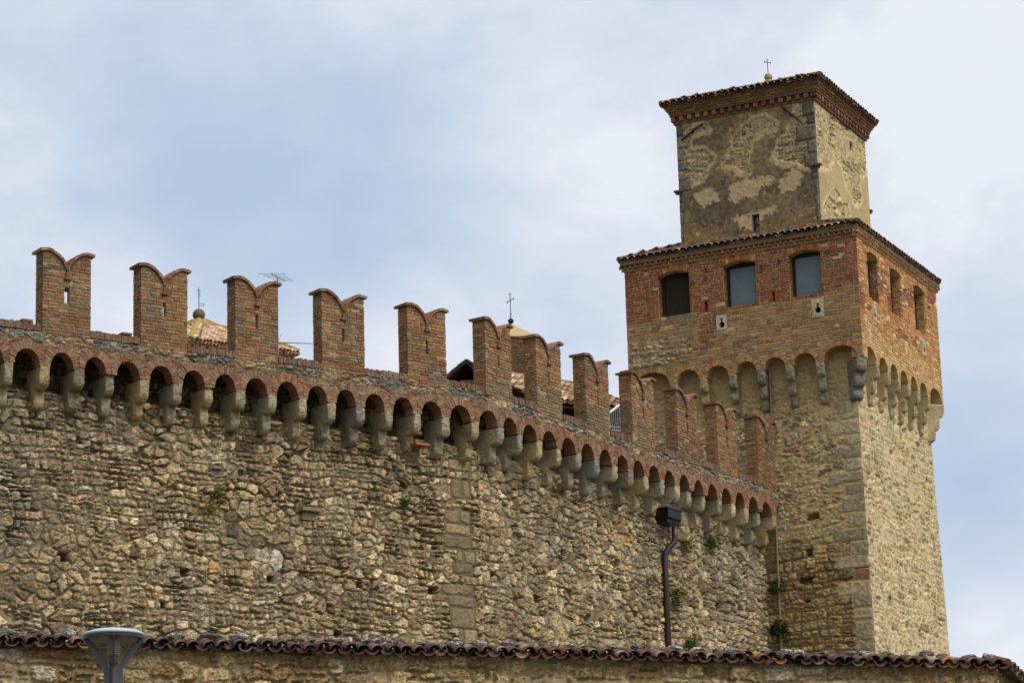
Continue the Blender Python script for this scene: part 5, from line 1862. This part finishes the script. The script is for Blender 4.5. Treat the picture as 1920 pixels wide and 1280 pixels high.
for k in range(9):
    a = k * 2.4; h_ = .42 + k * .026
    mb.tube([t + Vector((0, 0, h_)), t + Vector((math.cos(a) * .09, math.sin(a) * .09, h_ + .06))], .006, n=4)
mb.tube([t + Vector((0, 0, .66)), t + Vector((0, 0, .78))], .018, n=5, r2=.004)
for h_ in (.12, .19):
    mb.tube([t + Vector((0, 0, h_ + .03)), t + Vector((.13, 0, h_))], .010, n=4); mb.tube([t + Vector((.13, 0, h_)), t + Vector((.17, 0, h_ + .025))], .008, n=4)
    mb.tube([t + Vector((.13, 0, h_)), t + Vector((.16, 0, h_ - .04))], .008, n=4)
mb.build('finial', m_iron, fb)

# brick bell turret with plaster pyramid
pa = at(958, 607, 90.0)
bt = thing('brick_turret', (pa.x, pa.y, 5.6), 'slim brick turret with a plastered pyramid cap and wrought iron cross behind the merlons', 'turret')
hwb = .66; ang = math.radians(10)
mbq = lambda k, z, d, e=hwb: None
ca, sa = math.cos(ang), math.sin(ang)


def tq(x, y): return (pa.x + x * ca - y * sa, pa.y + x * sa + y * ca)


mb = MB()
q = [tq(-hwb + .02, -hwb + .02), tq(hwb - .02, -hwb + .02), tq(hwb - .02, hwb - .02), tq(-hwb + .02, hwb - .02)]
mb.box8([(*c, 5.0) for c in q] + [(*c, 23.58) for c in q], L(120, 100, 78))
r = random.Random(3)
P_BT = [(4, (118, 92, 70)), (3, (104, 82, 64)), (2, (134, 104, 76)), (1, (96, 74, 60))]
for fx in range(4):
    sgn = [(0, -1), (1, 0), (0, 1), (-1, 0)][fx]
    def mq(x, z, d, s=sgn):
        if s[0] == 0: X, Y = x * -s[1], s[1] * (hwb + d)
        else: X, Y = s[0] * (hwb + d), x * s[0]
        c = tq(X, Y); return (c[0], c[1], z)
    bricks(mb, mq, -hwb, hwb, 20.5, 23.58, P_BT, ch=.075, bl=.3, mort=.02, depth=.03, out_=.012, r=r)
mb.build('brick_shaft', m_brick_red, bt)
mb = MB(); e_ = hwb + .05; zc_ = 23.58
q = [tq(-e_, -e_), tq(e_, -e_), tq(e_, e_), tq(-e_, e_)]
mb.add([(*c, zc_) for c in q] + [(*c, zc_ + .04) for c in q] + [(pa.x, pa.y, pa.z)], [(3, 2, 1, 0), (0, 1, 5, 4), (1, 2, 6, 5), (2, 3, 7, 6), (3, 0, 4, 7), (4, 5, 8), (5, 6, 8), (6, 7, 8), (7, 4, 8)], L(160, 140, 104))
mb.build('pyramid_cap', m_plas, bt)
mb = MB()
mb.lathe((pa.x, pa.y, pa.z + .09), [(.092 * math.cos(a), .092 * math.sin(a)) for a in np.linspace(-1.5, 1.5, 12)], (1, 1, 1), 18)
cb_ = mb.build('iron_ball', m_rust, bt, smooth=True)
mb = MB(); t = Vector((pa.x, pa.y, pa.z + .16))
mb.tube([t, t + Vector((0, 0, .86))], .013, n=6)
mb.tube([t + Vector((-.10, 0, .55)), t + Vector((.10, 0, .66))], .012, n=6)
for x, z_ in ((-.10, .55), (.10, .66)):
    mb.tube([t + Vector((x, 0, z_ - .04)), t + Vector((x, 0, z_ + .04))], .013, n=5)
mb.tube([t + Vector((-.03, 0, .05)), t + Vector((.03, 0, .18))], .011, n=5)
mb.tube([t + Vector((-.035, 0, .80)), t + Vector((.035, 0, .80))], .012, n=5)
mb.build('cross', m_iron, cb_)

# tiled house behind merlons seven to nine
hs = thing('tiled_house', tuple(at(1100, 760, 83)[:2]) + (5.6,), 'house behind the merlons beside the tower with a pale clay tile roof', 'house')
eL = at(1000, 757, 81.0); eR = at(1215, 766, 83.4); rL = at(1045, 726, 84.0); ez = (eL.z + eR.z) / 2
eL.z = eR.z = ez
eu = (eR - eL).normalized(); nn_ = Vector((-eu.y, eu.x, 0))
wvv = (nn_ * math.cos(math.radians(26)) + Vector((0, 0, math.sin(math.radians(26))))).normalized()
wd_ = (eR - eL).length
run = 3.2
mb = MB(); r = random.Random(19)
tiled_slope(mb, eL, eu, wvv, wd_, run, 0, P_TILEP, pitch=.22, expo=.28, r=r, rad=.105, clipL=.6)
tl = eL + wvv * run; tr = eR + wvv * run
mb.add([eL - Vector((0, 0, .03)), eR - Vector((0, 0, .03)), tr - Vector((0, 0, .03)), tl + eu * .6 - Vector((0, 0, .03)), tr + nn_ * 3 - Vector((0, 0, 1.4)), tl + nn_ * 3 - Vector((0, 0, 1.4))], [(0, 1, 2, 3), (3, 2, 4, 5)], lin(170, 130, 104))
ridge(mb, tl + eu * .6 + Vector((0, 0, .06)), tr + Vector((0, 0, .06)), P_TILEP, r)
# lower pent roof to the left
eb = at(955, 759, 80.5); ebr = at(1000, 768, 81); ebr.z = eb.z
tiled_slope(mb, eb, (ebr - eb).normalized(), wvv, (ebr - eb).length, 1.4, 0, P_TILEP, pitch=.22, expo=.28, r=r, rad=.105)
mb.build('roof', m_tile_pale, hs)
mb = MB()
q = [eL + eu * .3 + nn_ * .75, eR - eu * .1 + nn_ * .75, eR + nn_ * 5, eL + eu * .3 + nn_ * 5]
mb.box8([(c.x, c.y, 5.0) for c in q] + [(c.x, c.y, ez - .05 + .3) for c in q], L(120, 98, 74))
mb.build('wall', m_tow, hs)
mb = MB()
q = [eL + nn_ * .02, eR + nn_ * .02, eR + nn_ * .75, eL + nn_ * .75]
mb.box8([(c.x, c.y, ez - .14) for c in q] + [(c.x, c.y, ez - .06) for c in q], L(44, 36, 32))
mb.build('eave', m_wood, hs)

# gabled shed with dark timber eaves
sp_ = at(873, 677, 80); sl_ = at(838, 707, 80)
sh = thing('gabled_shed', (sp_.x, sp_.y, 5.6), 'small gabled building with dark timber eaves just left of the brick turret', 'building')
wS = sp_.x - sl_.x; dS = sp_.z - sl_.z
back = Vector((.35, 3.2, 0))
def gab(o, t0, t1):
    return [Vector((sp_.x - wS, sp_.y, sp_.z - dS)) + o, Vector((sp_.x, sp_.y, sp_.z)) + o, Vector((sp_.x + wS, sp_.y, sp_.z - dS)) + o]
mb = MB()
up_ = Vector((0, 0, .05))
for a, b in ((0, 1), (1, 2)):
    g0 = gab(Vector((0, 0, 0)), 0, 0); g1 = gab(back, 0, 0)
    mb.box8([g0[a], g0[b], g1[b], g1[a], g0[a] - up_, g0[b] - up_, g1[b] - up_, g1[a] - up_], lin(44, 36, 32))
mb.build('eave_boards', m_wood, sh)
mb = MB(); r = random.Random(8)
g0 = gab(Vector((0, 0, 0)), 0, 0); g1 = gab(back, 0, 0)
bl_ = back.length
for a, b in ((0, 1), (2, 1)):
    eu_ = back.normalized(); w_ = (g0[b] - g0[a]); run_ = w_.length
    tiled_slope(mb, g0[a], eu_, w_.normalized(), bl_, run_, 0, P_TILED, pitch=.21, expo=.25, r=r, rad=.09)
mb.build('roof', m_tile, sh)
for k in range(5):
    mb = MB()
    for sg in (-1, 1):
        a_ = g0[1] + Vector((0, .3 + k * .6, -.06)); b_ = (g0[0] if sg < 0 else g0[2]) + Vector((0, .3 + k * .6, -.06))
        mb.tube([a_, b_], .05, n=4)
    mb.build('rafter', m_wood, sh)
mb = MB()
x0, x1 = sp_.x - wS * .35, sp_.x + wS * .8
mb.box8([(x0, sp_.y + .5, 5), (x1, sp_.y + .5, 5), (x1, sp_.y + 3, 5), (x0, sp_.y + 3, 5), (x0, sp_.y + .5, sp_.z - .42), (x1, sp_.y + .5, sp_.z - .42), (x1, sp_.y + 3, sp_.z - .42), (x0, sp_.y + 3, sp_.z - .42)], L(150, 128, 92))
mb.build('wall', m_plas, sh)

# stair guard of wire mesh behind the parapet
gA = at(1136, 779, 75.8); gB = at(1172, 751, 76.2)
gd = thing('mesh_railing', (gA.x, gA.y, 16.5), 'sloping galvanised handrail with wire mesh beneath between two merlons near the tower', 'railing')
mb = MB(); mb.tube([gA, gB], .035, n=8); mb.build('handrail', m_rail, gd)
mb = MB(); dvv = gB - gA; ln_ = 11
for k in range(ln_):
    p = gA + dvv * (k / (ln_ - 1)); mb.tube([p, Vector((p.x, p.y, 16.2))], .007, n=4)
hx = Vector((dvv.x, dvv.y, 0))
for k in range(16):
    z_ = 16.25 + k * .085
    t_ = max(0, (z_ - gA.z) / (gB.z - gA.z)); 
    if t_ < 1:
        a_ = Vector((gA.x, gA.y, z_)) + hx * t_; b_ = Vector((gA.x, gA.y, z_)) + hx
        mb.tube([a_, b_], .007, n=4)
mb.build('wire_mesh', m_rail, gd)
mb = MB(); p = Vector((gA.x, gA.y, 0)); 
mb.tube([(gA.x - .05, gA.y, 15.9), (gA.x - .05, gA.y, gA.z)], .03, n=8); mb.tube([(gB.x, gB.y, 15.9), (gB.x, gB.y, gB.z)], .03, n=8)
mb.build('post', m_rail, gd)

# television aerials
def aerial(label, mast_b, mast_t, boom, els):
    t = thing('tv_aerial', tuple(mast_b), label, 'aerial', 'television aerials on the roofs')
    mb = MB(); mb.tube([mast_b, mast_t], .018, n=6); mb.build('mast', m_aerial, t)
    mb = MB(); mb.tube(boom, .012, n=5); mb.build('boom', m_aerial, t)
    mb = MB()
    for a, b in els: mb.tube([a, b], .007, n=4)
    mb.build('rods', m_aerial, t)


c = at(520, 519, 78)
bd_ = Vector((.18, .85, .10)).normalized()
els = []
for k, (o_, l_) in enumerate(((-.55, .42), (-.25, .36), (.05, .33), (.4, .30), (.7, .28))):
    p = c + bd_ * o_
    sd = Vector((1, -.2, -.06)).normalized() * l_ * .92
    els.append((p - sd, p + sd))
aerial('television aerial with a few long crossbars poking up over a merlon', c - Vector((0, 0, 3.2)), c, [c - bd_ * .6, c + bd_ * .75], els)
a_, b_ = at(521, 641, 79), at(586, 644, 79)
els = []
dd = (b_ - a_)
for k in range(13):
    p = a_ + dd * (k / 12)
    sv = Vector((.02, .16, .045))
    els.append((p - sv, p + sv))
for sg in (-1, 1):
    els.append((a_, a_ + Vector((.10, .1, .27)) if sg > 0 else a_ + Vector((.02, -.1, -.2))))
aerial('television aerial with a long level boom of short rods in the gap above the wall', a_ - Vector((.3, 0, 2.6)), a_ - Vector((.3, 0, 0)), [a_ - Vector((.3, 0, 0)), b_], els)

# ------------------------------------------------------------------ plants rooted in the walls
def plant(label, p, outn, size, n, col, seed, droop=.3):
    r = random.Random(seed); mb = MB()
    p = Vector(p); outn = Vector(outn)
    for i in range(n):
        d = Vector((r.uniform(-1, 1), r.uniform(-1, 1), r.uniform(-.7, 1))).normalized() + outn * .55
        L_ = size * r.uniform(.15, 1.0)
        c = p + d * L_ * .6 + Vector((0, 0, -droop * L_ * r.random()))
        cc = jitc(lin(*col), .35, r)
        for k in range(3):
            a = Vector((r.uniform(-1, 1), r.uniform(-1, 1), r.uniform(-1, 1))).normalized() * size * r.uniform(.07, .14)
            b = Vector((r.uniform(-1, 1), r.uniform(-1, 1), r.uniform(-1, 1))).normalized() * size * .06
            q = c + Vector((r.uniform(-1, 1), r.uniform(-1, 1), r.uniform(-1, 1))) * size * .10
            mb.add([q - a * .5, q + b, q + a, q - b], [(0, 1, 2, 3)], cc)
    for i in range(max(3, n // 12)):
        d = Vector((r.uniform(-1, 1), r.uniform(-1, 1), r.uniform(-.5, 1))).normalized() + outn * .6
        mb.tube([p - outn * .05, p + d * size * .5], .005, col=lin(92, 82, 50), n=4, r2=.002)
    o = mb.build('wall_plant', m_leaf)
    tag(o, label, 'plant', 'plants growing out of the masonry')


def wn_(u):
    a = wmap(u, 0, 1.) - wmap(u, 0, 0.); return (a[0], a[1], 0)


for i, (u, z, sz, n, col, lab) in enumerate([
    (4.83, 13.42, .24, 70, (74, 84, 34), 'green bushy plant growing from the long wall at the left, upper of the pair'),
    (4.62, 13.12, .24, 60, (112, 100, 44), 'yellowing plant hanging below a greener one on the long wall at the left'),
    (9.89, 13.79, .20, 80, (50, 74, 30), 'compact dark green plant on the long wall left of the dressed quoin stones'),
    (4.45, 11.6, .16, 34, (70, 86, 44), 'small green tuft low on the long wall right of a square hole'),
    (3.55, 13.15, .09, 20, (66, 84, 38), 'tiny green sprig on the long wall at the left'),
    (21.9, 14.42, .26, 90, (86, 104, 36), 'bright green tuft under the corbels right of the rainwater hopper'),
    (23.4, 14.65, .30, 90, (70, 82, 36), 'olive plant trailing beneath the corbels halfway from hopper to tower'),
    (21.3, 13.0, .30, 80, (104, 94, 46), 'brownish plant on the wall right of the straight brown downpipe'),
    (21.9, 11.75, .32, 110, (70, 88, 34), 'leafy green plant low on the wall right of the brown downpipe'),
    (21.2, 11.5, .26, 70, (96, 88, 44), 'straw coloured plant at the foot of the wall beside the downpipe'),
    (27.0, 13.95, .30, 190, (40, 56, 28), 'dark ivy clump in the corner of wall and tower, upper one'),
    (26.95, 12.75, .36, 260, (36, 52, 26), 'large dark ivy clump in the corner of wall and tower, lowest one'),
    (18.2, 12.9, .16, 34, (84, 84, 42), 'dry little plant on the wall left of the brown downpipe'),
    (16.0, 12.4, .2, 36, (72, 78, 40), 'thin green sprig on the wall right of the dressed quoin stones'),
    (19.9, 13.2, .2, 40, (110, 98, 52), 'ochre dried tuft on the wall just left of the brown downpipe')]):
    plant(lab, wmap(u, z, OFF + (.22 if u > 26 else .05)), wn_(u), sz * 1.45, int(n * 1.5), col, 4000 + i)
fo = (float(fn_[0]), float(fn_[1]), 0)
for i, (px, py, sz, n, col, lab) in enumerate([
    (912, 1264, .13, 110, (66, 84, 46), 'green plant growing on the face of the low foreground wall'),
    (893, 1262, .10, 50, (72, 86, 44), 'thin trailing sprig left of the green plant on the low foreground wall'),
    (1128, 1271, .09, 40, (70, 78, 54), 'small grey green tuft near the bottom of the low foreground wall')]):
    d = ray(px, py); n3 = np.array([fn_[0], fn_[1], 0]); P_ = d * (np.dot(FWp0 - 0.12 * n3, n3) / np.dot(d, n3))
    plant(lab, P_, fo, sz, n, col, 4100 + i)
